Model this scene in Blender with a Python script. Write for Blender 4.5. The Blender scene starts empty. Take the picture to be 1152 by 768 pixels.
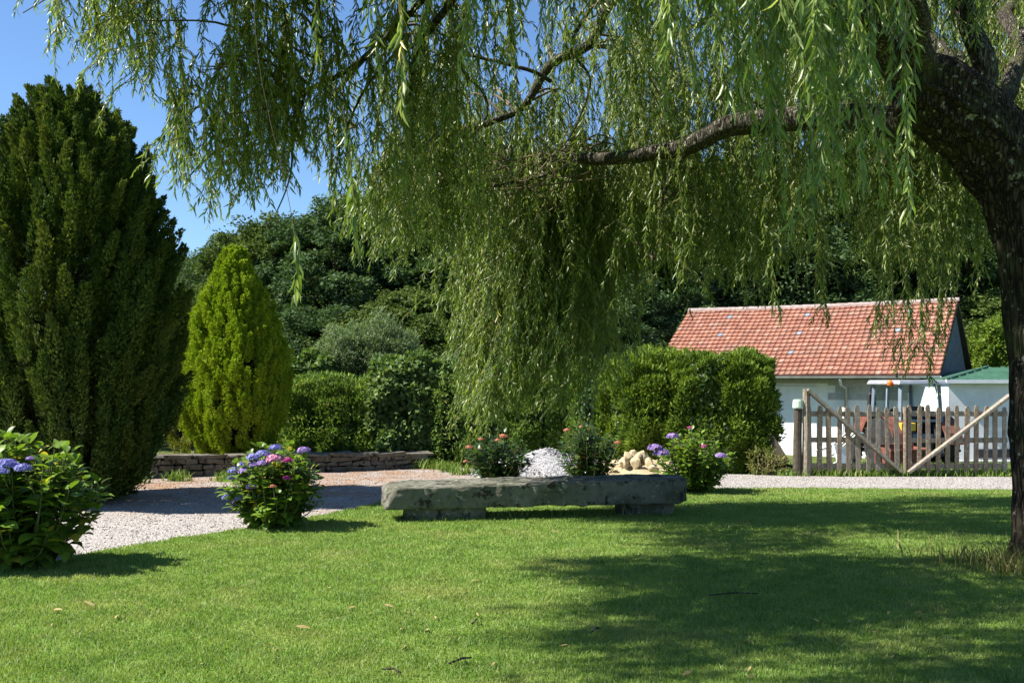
import bpy, math, random
import numpy as np
from mathutils import Vector, Matrix
random.seed(7); rng = np.random.default_rng(7)
S = bpy.context.scene
C = S.collection
R = math.radians
EYE, F = 1.6, 1120.0          # eye height; focal length in photo pixels
HOR = 428.0                    # horizon row

# ------------------------------------------------------------------ camera
cam = bpy.data.cameras.new('camera'); camo = bpy.data.objects.new('camera', cam); C.objects.link(camo)
camo.location = (0, 0, EYE); camo.rotation_euler = (R(90), 0, 0)
cam.sensor_width = 36; cam.lens = 35.0; cam.shift_y = (HOR-384)/1152
cam.clip_end = 2000; cam.clip_start = 0.1
S.camera = camo
# ------------------------------------------------------------------ light
SUN_AZ = math.atan2(-0.99, -0.14); SUN_EL = R(48)
sd = Vector((math.sin(SUN_AZ)*math.cos(SUN_EL), math.cos(SUN_AZ)*math.cos(SUN_EL), math.sin(SUN_EL)))
w = bpy.data.worlds.new('World'); S.world = w; w.use_nodes = True
nt = w.node_tree; sky = nt.nodes.new('ShaderNodeTexSky'); sky.sky_type = 'NISHITA'; sky.sun_disc = False
sky.sun_elevation = SUN_EL; sky.sun_rotation = SUN_AZ; sky.air_density = 1.0; sky.dust_density = 0.1; sky.ozone_density = 3.0
air = nt.nodes.new('ShaderNodeMix'); air.data_type = 'RGBA'; air.blend_type = 'MULTIPLY'; air.inputs[0].default_value = 1; air.inputs[7].default_value = (.84, 1.0, 1.17, 1)   # cleaner, bluer summer air
nt.links.new(sky.outputs[0], air.inputs[6]); nt.links.new(air.outputs[2], nt.nodes['Background'].inputs[0]); nt.nodes['Background'].inputs[1].default_value = 0.063
sun = bpy.data.lights.new('sun', 'SUN'); suno = bpy.data.objects.new('sun', sun); C.objects.link(suno)
sun.energy = 5.0; sun.angle = R(0.53); sun.color = (1, 0.95, 0.87)
suno.rotation_euler = sd.to_track_quat('Z', 'Y').to_euler()
S.view_settings.view_transform = 'Standard'; S.view_settings.look = 'None'
S.view_settings.exposure = 1.32; S.view_settings.gamma = 1
S.render.engine = 'CYCLES'
S.cycles.max_bounces = 6; S.cycles.transparent_max_bounces = 4; S.cycles.diffuse_bounces = 3; S.cycles.glossy_bounces = 2

# ------------------------------------------------------------------ helpers
def P(px, py, Y): return np.array([(px-576)/F*Y, Y, EYE+(HOR-py)/F*Y])
def G(px, py, z=0.0):
    Y = (EYE-z)*F/(py-HOR); return np.array([(px-576)/F*Y, Y, z])

def mesh_np(name, V, Fc, mat, parent=None, tint=None, smooth=False):
    """V (n,3); Fc (m,k) faces all of one size"""
    V = np.asarray(V, dtype=np.float32); Fc = np.asarray(Fc, dtype=np.int32)
    me = bpy.data.meshes.new(name); k = Fc.shape[1]
    me.vertices.add(len(V)); me.vertices.foreach_set('co', V.ravel())
    me.loops.add(Fc.size); me.loops.foreach_set('vertex_index', Fc.ravel())
    me.polygons.add(len(Fc)); me.polygons.foreach_set('loop_start', np.arange(0, Fc.size, k, dtype=np.int32))
    me.update(calc_edges=True)
    if smooth: me.polygons.foreach_set('use_smooth', np.ones(len(Fc), dtype=bool))
    if tint is not None:
        a = me.attributes.new('tint', 'FLOAT', 'POINT'); a.data.foreach_set('value', np.asarray(tint, dtype=np.float32))
    me.materials.append(mat)
    o = bpy.data.objects.new(name, me); C.objects.link(o)
    if parent: o.parent = parent
    return o

class MB:
    """collects quads/tris of mixed size"""
    def __init__(s): s.v = []; s.f = []; s.t = []
    def add(s, vs, fs, t=0.5):
        n = len(s.v); s.v += [tuple(map(float, x)) for x in vs]; s.f += [tuple(n+i for i in f) for f in fs]; s.t += [t]*len(vs)
    def box(s, c, size, rot=None, t=0.5, taper=1.0, jit=0.0):
        hx, hy, hz = size[0]/2, size[1]/2, size[2]/2; vs = []
        for z in (-1, 1):
            k = taper if z > 0 else 1
            for x, y in ((-1, -1), (1, -1), (1, 1), (-1, 1)):
                vs.append(Vector((x*hx*k+random.uniform(-jit, jit), y*hy*k+random.uniform(-jit, jit), z*hz+random.uniform(-jit, jit))))
        if rot is not None: vs = [rot @ v for v in vs]
        s.add([v+Vector(c) for v in vs], [(3,2,1,0),(4,5,6,7),(0,1,5,4),(1,2,6,5),(2,3,7,6),(3,0,4,7)], t)
    def beam(s, a, b, wx, wy, up=(0,0,1), t=0.5):
        a = Vector(a); b = Vector(b); d = (b-a).normalized(); u = Vector(up)
        x = d.cross(u).normalized(); y = x.cross(d)
        rot = Matrix((x, y, d)).transposed()
        s.box((a+b)/2, (wx, wy, (b-a).length), rot, t)
    def tube(s, pts, rad, n=8, t=0.5, rough=0.0, cap=True):
        pts = [Vector(map(float, p)) for p in pts]; N = len(pts); x = None; vs = []
        for i, p in enumerate(pts):
            d = (pts[min(i+1, N-1)]-pts[max(i-1, 0)]).normalized()
            if x is None:
                x = d.orthogonal().normalized()
            x = (x-d*x.dot(d)).normalized(); y = d.cross(x); r = rad[i] if hasattr(rad, '__len__') else rad
            for k in range(n):
                a = 2*math.pi*k/n; rr = r*(1+random.uniform(-rough, rough))
                vs.append(p+x*math.cos(a)*rr+y*math.sin(a)*rr)
        fs = [(i*n+k, i*n+(k+1) % n, (i+1)*n+(k+1) % n, (i+1)*n+k) for i in range(N-1) for k in range(n)]
        if cap: fs += [tuple(range(n-1, -1, -1)), tuple((N-1)*n+k for k in range(n))]
        s.add(vs, fs, t)
    def lathe(s, c, prof, n=16, rot=None, t=0.5):
        vs = []
        for r, z in prof:
            for k in range(n):
                a = 2*math.pi*k/n; v = Vector((r*math.cos(a), r*math.sin(a), z))
                if rot is not None: v = rot @ v
                vs.append(v+Vector(c))
        N = len(prof); fs = [(i*n+k, i*n+(k+1) % n, (i+1)*n+(k+1) % n, (i+1)*n+k) for i in range(N-1) for k in range(n)]
        fs += [tuple(range(n-1, -1, -1)), tuple((N-1)*n+k for k in range(n))]
        s.add(vs, fs, t)
    def build(s, name, mat, parent=None, smooth=False, bevel=0):
        me = bpy.data.meshes.new(name); me.from_pydata(s.v, [], s.f)
        a = me.attributes.new('tint', 'FLOAT', 'POINT'); a.data.foreach_set('value', s.t)
        if smooth: me.polygons.foreach_set('use_smooth', [True]*len(me.polygons))
        me.materials.append(mat); o = bpy.data.objects.new(name, me); C.objects.link(o)
        if parent: o.parent = parent
        if bevel:
            m = o.modifiers.new('bevel', 'BEVEL'); m.width = bevel; m.segments = 2; m.limit_method = 'ANGLE'
        return o

def tag(o, label=None, cat=None, group=None, kind=None):
    if label: o['label'] = label
    if cat: o['category'] = cat
    if group: o['group'] = group
    if kind: o['kind'] = kind
    return o
def thing(name, label, cat, loc=(0,0,0), rz=0, group=None):
    o = bpy.data.objects.new(name, None); C.objects.link(o); o.location = tuple(map(float, loc)); o.rotation_euler = (0, 0, rz)
    o.empty_display_size = .2
    return tag(o, label, cat, group)
def copy_tree(o, parent=None):
    kids = [x for x in C.objects if x.parent == o]
    c = o.copy(); C.objects.link(c)
    if parent: c.parent = parent
    for k in kids: copy_tree(k, c)
    return c

# ------------------------------------------------------------------ materials
class NB:
    def __init__(s, name):
        s.m = bpy.data.materials.new(name); s.m.use_nodes = True; s.nt = s.m.node_tree; s.n = s.nt.nodes; s.n.clear()
        s.out = s.n.new('ShaderNodeOutputMaterial')
    def node(s, t, **k):
        x = s.n.new(t)
        for a, b in k.items():
            if a.startswith('i_'): x.inputs[a[2:]].default_value = b
            else: setattr(x, a, b)
        return x
    def L(s, a, b): s.nt.links.new(a, b)
    def coord(s, obj=True):
        return s.node('ShaderNodeNewGeometry').outputs['Position'] if not obj else s.node('ShaderNodeTexCoord').outputs['Object']
    def noise(s, co, scale, detail=4, rough=.6):
        x = s.node('ShaderNodeTexNoise'); x.inputs['Scale'].default_value = scale; x.inputs['Detail'].default_value = detail; x.inputs['Roughness'].default_value = rough
        s.L(co, x.inputs['Vector']); return x.outputs['Fac']
    def ramp(s, fac, stops):
        x = s.node('ShaderNodeValToRGB'); e = x.color_ramp.elements
        while len(e) < len(stops): e.new(.5)
        for i, (p, c) in enumerate(stops): e[i].position = p; e[i].color = (*c, 1) if len(c) == 3 else c
        s.L(fac, x.inputs[0]); return x.outputs[0]
    def mix(s, fac, a, b, mode='MIX'):
        x = s.node('ShaderNodeMix', data_type='RGBA', blend_type=mode)
        for v, i in ((fac, 0), (a, 6), (b, 7)):
            if hasattr(v, 'is_linked'): s.L(v, x.inputs[i])
            elif i == 0: x.inputs[0].default_value = v
            else: x.inputs[i].default_value = (*v, 1)
        return x.outputs[2]
    def bump(s, h, strength=.5, dist=.02):
        x = s.node('ShaderNodeBump'); x.inputs['Strength'].default_value = strength; x.inputs['Distance'].default_value = dist
        s.L(h, x.inputs['Height']); return x.outputs[0]
    def princ(s, col, rough=.8, normal=None, spec=.3, metal=0, **k):
        x = s.node('ShaderNodeBsdfPrincipled')
        if hasattr(col, 'is_linked'): s.L(col, x.inputs['Base Color'])
        else: x.inputs['Base Color'].default_value = (*col, 1)
        if hasattr(rough, 'is_linked'): s.L(rough, x.inputs['Roughness'])
        else: x.inputs['Roughness'].default_value = rough
        x.inputs['Specular IOR Level'].default_value = spec; x.inputs['Metallic'].default_value = metal
        if normal is not None: s.L(normal, x.inputs['Normal'])
        for a, b in k.items(): x.inputs[a.replace('_', ' ')].default_value = b
        return x.outputs[0]
    def end(s, sh): s.L(sh, s.out.inputs[0]); return s.m
    def tint(s):
        return s.node('ShaderNodeAttribute', attribute_name='tint').outputs['Fac']

def foliage(name, stops, transl=.3, rough=.45, spec=.35, patch=None, tcol=None):
    """leaf material: colour by per-leaf tint; light passes through"""
    b = NB(name); col = b.ramp(b.tint(), stops)
    if patch:
        f = b.ramp(b.noise(b.coord(False), patch[0], 3), [(.42, (0,0,0)), (.6, (1,1,1))]); col = b.mix(f, col, patch[1], 'MULTIPLY')
    p = b.princ(col, rough, spec=spec); t = b.node('ShaderNodeBsdfTranslucent')
    b.L(b.mix(1.0, col, tcol or (1.25, 1.3, .55), 'MULTIPLY'), t.inputs[0])
    m = b.node('ShaderNodeMixShader'); m.inputs[0].default_value = transl; b.L(p, m.inputs[1]); b.L(t.outputs[0], m.inputs[2])
    return b.end(m.outputs[0])

def simple(name, col, rough=.6, spec=.4, var=.25, scale=6, bump=.2, metal=0, **k):
    b = NB(name); co = b.coord(); n = b.noise(co, scale, 6); d = tuple(c*(1-var) for c in col); l = tuple(min(1, c*(1+var)) for c in col)
    c = b.ramp(n, [(.3, d), (.7, l)]); return b.end(b.princ(c, rough, b.bump(b.noise(co, scale*8, 4), bump, .005), spec, metal, **k))

M = {}
M['willow'] = foliage('willow_leaf', [(0, (.06,.11,.018)), (.4, (.14,.21,.038)), (.75, (.23,.30,.075)), (.97, (.36,.39,.17)), (1, (.55,.42,.08))], .42, .36, .5)
M['cypress'] = foliage('cypress_leaf', [(0, (.03,.062,.014)), (.5, (.065,.105,.020)), (.85, (.13,.155,.03)), (1, (.24,.24,.045))], .2, .7, .1)
M['golden'] = foliage('golden_leaf', [(0, (0.154,0.246,0.015)), (.5, (0.242,0.336,0.022)), (1, (0.352,0.414,0.039))], .25, .7, .1)
M['golden2'] = foliage('yellow_tip_leaf', [(0, (.09,.12,.02)), (.5, (.17,.18,.025)), (1, (.32,.28,.04))], .22, .6, .2)
M['wood_leaf'] = foliage('wood_leaf', [(0, (0.031,0.063,0.021)), (.5, (0.059,0.105,0.036)), (1, (0.105,0.154,0.060))], .22, .7, .12)
M['wood_leaf2'] = foliage('wood_leaf_olive', [(0, (0.041,0.068,0.016)), (.5, (0.074,0.115,0.026)), (1, (0.135,0.169,0.039))], .22, .7, .12)
M['hedge'] = foliage('hedge_leaf', [(0, (0.079,0.133,0.028)), (.55, (0.137,0.221,0.043)), (.9, (0.273,0.374,0.084)), (1, (0.454,0.330,0.142))], .3, .6, .15)
M['hedge2'] = foliage('hedge_leaf_bright', [(0, (0.066,0.115,0.018)), (.55, (0.132,0.203,0.025)), (1, (0.220,0.284,0.043))], .32, .6, .15)
M['greyleaf'] = foliage('grey_leaf', [(0, (0.088,0.138,0.060)), (.55, (0.150,0.206,0.096)), (1, (0.237,0.288,0.156))], .3, .65, .12)
M['elder'] = foliage('elder_leaf', [(0, (0.073,0.124,0.040)), (.6, (0.124,0.193,0.056)), (1, (0.205,0.262,0.095))], .3, .6, .14)
M['ivy'] = foliage('ivy_leaf', [(0, (0.024,0.054,0.017)), (.6, (0.042,0.084,0.024)), (1, (0.072,0.120,0.042))], .15, .42, .35)
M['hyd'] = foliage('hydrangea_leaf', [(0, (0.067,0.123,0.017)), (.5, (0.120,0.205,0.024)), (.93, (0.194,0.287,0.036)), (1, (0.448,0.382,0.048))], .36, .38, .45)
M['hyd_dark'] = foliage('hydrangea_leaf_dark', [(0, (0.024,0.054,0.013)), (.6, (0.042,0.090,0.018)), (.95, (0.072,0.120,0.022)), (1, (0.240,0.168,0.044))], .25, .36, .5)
M['dry'] = foliage('dry_leaf', [(0, (.14,.09,.04)), (.5, (.28,.19,.08)), (1, (.45,.33,.14))], .2, .6, .2, tcol=(1,.8,.4))
M['fallen'] = foliage('fallen_willow_leaf', [(0, (.22,.15,.05)), (1, (.40,.32,.15))], .2, .6, .2, tcol=(1,.9,.5))
for n, a, c in (('blue', (.14,.14,.42), (.34,.34,.66)), ('purple', (.22,.13,.40), (.46,.34,.62)), ('pink', (.46,.13,.28), (.66,.34,.48)), ('magenta', (.38,.03,.22), (.60,.10,.36)), ('dusky', (.40,.14,.08), (.62,.30,.18))):
    M['fl_'+n] = foliage('petal_'+n, [(0, a), (1, c)], .3, .6, .15, tcol=(1, .9, 1))

def bark_mat(name, dark, light, moss=None, scale=1.0, lichen=.0):
    b = NB(name); co = b.coord(False)
    mp = b.node('ShaderNodeMapping'); mp.inputs['Scale'].default_value = (1, 1, .16); b.L(co, mp.inputs[0])
    v = b.node('ShaderNodeTexVoronoi', feature='DISTANCE_TO_EDGE'); v.inputs['Scale'].default_value = 26*scale
    n0 = b.node('ShaderNodeTexNoise'); n0.inputs['Scale'].default_value = 9*scale; b.L(mp.outputs[0], n0.inputs['Vector'])
    va = b.node('ShaderNodeVectorMath', operation='SCALE'); va.inputs['Scale'].default_value = .12/scale; b.L(n0.outputs['Color'], va.inputs[0])
    vb = b.node('ShaderNodeVectorMath', operation='ADD'); b.L(mp.outputs[0], vb.inputs[0]); b.L(va.outputs[0], vb.inputs[1]); b.L(vb.outputs[0], v.inputs['Vector'])
    crack = b.ramp(v.outputs['Distance'], [(0, (0,0,0)), (.22, (1,1,1))])
    n = b.noise(co, 14*scale, 6); base = b.ramp(n, [(.3, dark), (.7, light)])
    col = b.mix(crack, tuple(x*.35 for x in dark), base)
    if moss: col = b.mix(b.ramp(b.noise(co, 3.2, 5), [(.50, (0,0,0)), (.66, (.8,.8,.8))]), col, moss)
    if lichen: col = b.mix(b.ramp(b.noise(co, 16, 5), [(.60, (0,0,0)), (.67, (lichen,)*3)]), col, (.42,.42,.34))
    return b.end(b.princ(col, .92, b.bump(crack, .9, .02), .15))
M['bark'] = bark_mat('willow_bark', (.02,.016,.012), (.075,.06,.042), (.045,.05,.02), 1.0, .6)
M['limb'] = bark_mat('limb_bark', (.05,.045,.035), (.17,.15,.11), (.09,.09,.04), 2.0, .8)
M['twig'] = simple('twig_bark', (.12,.095,.05), .8, .2, .4, 10, .1)
M['trunk2'] = bark_mat('wood_bark', (.03,.025,.02), (.08,.065,.05), None, .5)
M['stem'] = simple('green_stem', (.10,.11,.04), .7, .2, .3, 10, .1)

# lawn
def lawn_mat(name, blade):
    b = NB(name); co = b.coord(False)
    n1 = b.noise(co, .55, 4); n2 = b.noise(co, 3.2, 5); n3 = b.noise(co, 40, 3)
    base = b.ramp(n2, [(.3, (.094,.188,.024)), (.5, (.142,.252,.037)), (.72, (.215,.318,.064))])
    dry = b.ramp(b.noise(co, .9, 7, .7), [(.50, (0,0,0)), (.68, (.62,.62,.62))])
    col = b.mix(dry, base, (.31,.32,.10))
    if blade:
        col = b.mix(b.ramp(b.tint(), [(0, (0,0,0)), (.92, (.35,.35,.35)), (.93, (.9,.9,.9)), (1, (1,1,1))]), col, (.32,.33,.14))
        t = b.node('ShaderNodeBsdfTranslucent'); b.L(b.mix(1.0, col, (1.25,1.3,.6), 'MULTIPLY'), t.inputs[0])
        m = b.node('ShaderNodeMixShader'); m.inputs[0].default_value = .35; b.L(b.princ(col, .5, spec=.3), m.inputs[1]); b.L(t.outputs[0], m.inputs[2])
        return b.end(m.outputs[0])
    soil = b.ramp(n3, [(.45, (0,0,0)), (.62, (.6,.6,.6))]); col = b.mix(soil, col, (.075,.06,.03))
    return b.end(b.princ(col, .95, b.bump(b.noise(co, 60, 4), .8, .03), .1))
M['dryblade'] = foliage('dry_grass', [(0, (.10,.14,.03)), (.5, (.18,.19,.06)), (1, (.36,.29,.13))], .3, .6, .15)
M['lawn'] = lawn_mat('lawn_ground', False); M['blade'] = lawn_mat('grass_blade', True)

b = NB('rough_ground'); co = b.coord(False)
col = b.ramp(b.noise(co, .8, 6), [(.3, (.05,.075,.018)), (.55, (.09,.12,.03)), (.75, (.16,.14,.06))])
M['ground'] = b.end(b.princ(col, .95, b.bump(b.noise(co, 12, 5), .8, .08), .1))

def gravel_mat(name, pebble=False):
    b = NB(name); co = b.coord(False)
    v = b.node('ShaderNodeTexVoronoi'); v.inputs['Scale'].default_value = 62; b.L(co, v.inputs['Vector'])
    hs = b.node('ShaderNodeSeparateColor'); b.L(v.outputs['Color'], hs.inputs[0])
    fac = b.tint() if pebble else hs.outputs[0]
    stone = b.ramp(fac, [(0, (.15,.13,.115)), (.3, (.27,.245,.22)), (.7, (.37,.345,.32)), (1, (.52,.49,.47))])
    big = b.noise(co, .7, 4); sp = b.node('ShaderNodeSeparateXYZ'); b.L(co, sp.inputs[0])
    # orange-brown needle litter, densest on the strip in front of the low wall
    mr = b.node('ShaderNodeMapRange', interpolation_type='SMOOTHSTEP'); b.L(sp.outputs['Y'], mr.inputs[0])
    mr.inputs[1].default_value = 10.6; mr.inputs[2].default_value = 15.0
    mx = b.node('ShaderNodeMapRange', interpolation_type='SMOOTHSTEP'); b.L(sp.outputs['X'], mx.inputs[0])
    mx.inputs[1].default_value = 0.5; mx.inputs[2].default_value = -2.2
    mm = b.node('ShaderNodeMath', operation='MULTIPLY'); b.L(mr.outputs[0], mm.inputs[0]); b.L(mx.outputs[0], mm.inputs[1])
    lit = b.ramp(b.noise(co, 1.6, 7, .75), [(.36, (0,0,0)), (.56, (.9,.9,.9))])
    f = b.mix(1.0, lit, mm.outputs[0], 'MULTIPLY')
    ra = b.ramp(b.noise(co, 55, 3), [(.3, (.20,.105,.055)), (.7, (.36,.24,.15))])
    col = b.mix(f, stone, ra)
    d = b.ramp(b.noise(co, 2.2, 6), [(.58, (0,0,0)), (.75, (.5,.5,.5))]); col = b.mix(d, col, (.27,.21,.15))
    if pebble: return b.end(b.princ(col, .85, None, .2))
    h = b.ramp(v.outputs['Distance'], [(0, (1,1,1)), (.6, (0,0,0))])
    return b.end(b.princ(col, .92, b.bump(h, .8, .015), .15))
M['gravel'] = gravel_mat('gravel'); M['pebble'] = gravel_mat('pebble', True)
b = NB('heap_gravel'); co = b.coord(False); v = b.node('ShaderNodeTexVoronoi'); v.inputs['Scale'].default_value = 35; b.L(co, v.inputs['Vector'])
hs = b.node('ShaderNodeSeparateColor'); b.L(v.outputs['Color'], hs.inputs[0])
M['heap'] = b.end(b.princ(b.ramp(hs.outputs[0], [(0, (.14,.14,.145)), (.5, (.26,.255,.26)), (1, (.42,.41,.41))]), .9, b.bump(v.outputs['Distance'], .8, .02), .2))
M['sand'] = simple('sandy_rubble', (.38,.31,.19), .95, .1, .25, 7, .8)
M['bed'] = simple('bed_soil', (.10,.075,.05), .95, .1, .5, 5, 1.0)

def stone_mat(name, dark, light, moss=(.06,.07,.025), lich=.9):
    b = NB(name); co = b.coord(False); n = b.noise(co, 6, 8, .7)
    col = b.ramp(n, [(.3, dark), (.68, light)])
    col = b.mix(b.ramp(b.noise(co, 3.0, 6, .7), [(.48, (0,0,0)), (.62, (.75,.75,.75))]), col, moss)
    col = b.mix(b.ramp(b.noise(co, 11, 4, .7), [(.60, (0,0,0)), (.66, (lich,)*3)]), col, (.40,.40,.33))
    col = b.mix(b.ramp(b.noise(co, 5.2, 5, .7), [(.54, (0,0,0)), (.60, (.85,.85,.85))]), col, tuple(x*.3 for x in dark))
    return b.end(b.princ(col, .93, b.bump(b.noise(co, 26, 10, .8), 1.0, .035), .15))
M['bench'] = stone_mat('bench_granite', (.085,.083,.058), (.30,.29,.235), (.045,.055,.02), .8)
M['wallstone'] = stone_mat('wall_stone', (.10,.09,.07), (.27,.245,.205), (.07,.065,.03), .4)

# roof tiles: colour by tile tint, grey for slipped ones
b = NB('roof_tile'); co = b.coord(False); n = b.noise(co, 9, 6, .7)
c = b.ramp(b.tint(), [(0, (.25,.105,.075)), (.4, (.32,.135,.085)), (.75, (.37,.17,.115)), (.93, (.40,.23,.165)), (.97, (.20,.25,.30)), (1, (.24,.29,.35))])
c = b.mix(b.ramp(n, [(.45, (0,0,0)), (.7, (.6,.6,.6))]), c, (.20,.13,.10))
c = b.mix(b.ramp(b.noise(co, 1.3, 6, .7), [(.5, (0,0,0)), (.68, (.5,.5,.5))]), c, (.19,.14,.11))
c = b.mix(b.ramp(b.noise(co, 38, 3), [(.60, (0,0,0)), (.70, (.35,.35,.35))]), c, (.46,.38,.30))
M['tile'] = b.end(b.princ(c, .85, b.bump(n, .4, .01), .25))
M['ridge'] = simple('ridge_tile', (.30,.24,.22), .85, .2, .3, 8, .3)
b = NB('white_render'); co = b.coord(False)
c = b.ramp(b.noise(co, 1.6, 7, .7), [(.3, (.62,.62,.62)), (.6, (.80,.80,.80))])
c = b.mix(b.ramp(b.noise(co, 7, 5), [(.6, (0,0,0)), (.8, (.35,.35,.35))]), c, (.50,.48,.43))
sz = b.node('ShaderNodeSeparateXYZ'); b.L(co, sz.inputs[0]); mz = b.node('ShaderNodeMapRange'); b.L(sz.outputs['Z'], mz.inputs[0]); mz.inputs[1].default_value = .15; mz.inputs[2].default_value = -.55; mz.inputs[4].default_value = .8
c = b.mix(b.mix(1.0, b.ramp(b.noise(co, 4, 6, .7), [(.35, (0,0,0)), (.65, (1,1,1))]), mz.outputs[0], 'MULTIPLY'), c, (.33,.33,.24))
M['render'] = b.end(b.princ(c, .9, b.bump(b.noise(co, 30, 5), .3, .01), .2))
M['white'] = simple('white_paint', (.74,.75,.76), .5, .4, .08, 3, .05)
M['blocks'] = simple('concrete_block', (.38,.38,.38), .95, .1, .2, 9, .4)
M['shade_grey'] = simple('gable_shade_grey', (.11,.125,.14), .8, .2, .25, 5, .3)  # dark grey standing in for shade on the gable end
M['zinc'] = simple('zinc', (.42,.43,.44), .45, .5, .2, 4, .1, .5)
M['wood_dark'] = simple('dark_timber', (.07,.06,.045), .9, .15, .4, 12, .5)
M['greenroof'] = simple('green_sheet', (.04,.105,.065), .5, .4, .25, 2, .1)
def fencewood():
    b = NB('weathered_wood'); co = b.coord(False); mp = b.node('ShaderNodeMapping'); mp.inputs['Scale'].default_value = (1, 1, .12); b.L(co, mp.inputs[0])
    g = b.noise(mp.outputs[0], 70, 5); c = b.ramp(g, [(.3, (.13,.115,.095)), (.7, (.33,.30,.26))])
    c = b.mix(b.tint(), c, b.mix(1.0, c, (.95,.74,.62), 'MULTIPLY'))
    c = b.mix(b.ramp(b.noise(co, 22, 5, .7), [(.52, (0,0,0)), (.62, (.75,.75,.75))]), c, (.36,.36,.26))
    c = b.mix(b.ramp(b.noise(co, 5, 5), [(.52, (0,0,0)), (.7, (.6,.6,.6))]), c, (.17,.17,.09))
    return b.end(b.princ(c, .92, b.bump(g, .5, .005), .15))
M['fence'] = fencewood()
M['capgreen'] = simple('faded_green', (.42,.52,.42), .8, .2, .2, 15, .3)
M['orange'] = simple('orange_paint', (.62,.17,.03), .45, .4, .2, 8, .1)
M['yellow'] = simple('yellow_paint', (.75,.45,.04), .45, .4, .2, 8, .1)
M['rust'] = simple('rusty_red', (.17,.065,.045), .8, .2, .35, 9, .3)
M['tyre'] = simple('tyre_rubber', (.028,.028,.03), .85, .2, .3, 12, .3)
M['cabpaint'] = simple('blue_grey_paint', (.20,.25,.30), .5, .4, .15, 5, .1)
M['black'] = simple('black_steel', (.03,.03,.032), .6, .3, .3, 8, .2)
M['chair'] = simple('white_plastic', (.76,.76,.74), .5, .4, .06, 5, .05)
b = NB('cab_glass'); gl = b.node('ShaderNodeBsdfGlossy'); gl.inputs[1].default_value = .03; tr = b.node('ShaderNodeBsdfTransparent'); tr.inputs[0].default_value = (.72,.78,.78, 1)
fr = b.node('ShaderNodeFresnel'); fr.inputs[0].default_value = 1.45; mx = b.node('ShaderNodeMixShader'); b.L(fr.outputs[0], mx.inputs[0]); b.L(tr.outputs[0], mx.inputs[1]); b.L(gl.outputs[0], mx.inputs[2])
M['glass'] = b.end(mx.outputs[0])
b = NB('beacon_plastic'); M['beacon'] = b.end(b.princ((.85,.16,.01), .25, None, .5))

# ------------------------------------------------------------------ leaf batch
T_DIAMOND = (np.array([[0,0,0],[-.5,.45,0],[0,1,0],[.5,.45,0]]), np.array([[0,3,2,1]]))
T_WILLOW = (np.array([[0,0,0],[-.42,.25,.12],[-.38,.6,.02],[0,1,-.9],[.38,.6,.02],[.42,.25,.12],[0,.3,-.1],[0,.62,-.2]]),
            np.array([[0,6,2,1],[6,7,3,2],[0,5,4,6],[6,4,3,7]]))
T_OVATE = (np.array([[0,0,0],[-.40,.22,.10],[-.5,.5,.06],[-.28,.8,-.04],[0,1,-.28],[.28,.8,-.04],[.5,.5,.06],[.40,.22,.10],[0,.25,0],[0,.52,-.03],[0,.8,-.12]]),
           np.array([[0,8,2,1],[8,9,3,2],[9,10,4,3],[0,7,6,8],[8,6,5,9],[9,5,4,10]]))
T_OVATE = (T_OVATE[0], np.array([[0,8,2,1],[8,9,3,2],[9,10,4,3],[8,0,7,6],[9,8,6,5],[10,9,5,4]]))
def leaves(pos, d, nrm, ln, wd, tmpl):
    V, Fc = tmpl; N = len(pos)
    d = d/np.linalg.norm(d, axis=1, keepdims=True); x = np.cross(d, nrm); x /= (np.linalg.norm(x, axis=1, keepdims=True)+1e-9); n = np.cross(x, d)
    ln = np.broadcast_to(ln, (N,)); wd = np.broadcast_to(wd, (N,))
    out = pos[:, None, :] + V[None, :, 0:1]*wd[:, None, None]*x[:, None, :] + V[None, :, 1:2]*ln[:, None, None]*d[:, None, :] + V[None, :, 2:3]*wd[:, None, None]*n[:, None, :]
    k = len(V); fc = (Fc[None]+(np.arange(N)*k)[:, None, None]).reshape(-1, Fc.shape[1])
    return out.reshape(-1, 3), fc, k
def leaf_obj(name, pos, d, nrm, ln, wd, tmpl, mat, parent, tint):
    V, Fc, k = leaves(pos, d, nrm, ln, wd, tmpl)
    return mesh_np(name, V, Fc, mat, parent, np.repeat(tint, k), smooth=False)
def unit(n):
    v = rng.normal(size=(n, 3)); return v/np.linalg.norm(v, axis=1, keepdims=True)

# ================================================================== SETTING
def terrain(x, y):
    z = -0.45*np.clip((y-17.2)/6, 0, 1)
    z = z + np.where(y > 34, (y-34)*.13, 0) + .05*np.sin(x*.5)*np.clip((y-19)/5, 0, 1)
    return z
gx = np.concatenate([np.linspace(-400, -40, 10), np.linspace(-36, 36, 73), np.linspace(40, 400, 10)])
gy = np.concatenate([np.linspace(-60, 0, 4), np.linspace(2, 60, 117), np.linspace(65, 110, 8)])
XX, YY = np.meshgrid(gx, gy); ZZ = terrain(XX, np.minimum(YY, 110))-.012
nx = len(gx); idx = np.arange(XX.size).reshape(XX.shape)
fc = np.stack([idx[:-1,:-1], idx[:-1,1:], idx[1:,1:], idx[1:,:-1]], -1).reshape(-1, 4)
tag(mesh_np('ground', np.stack([XX, YY, ZZ], -1).reshape(-1, 3), fc, M['ground'], smooth=True), kind='structure')

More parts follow.
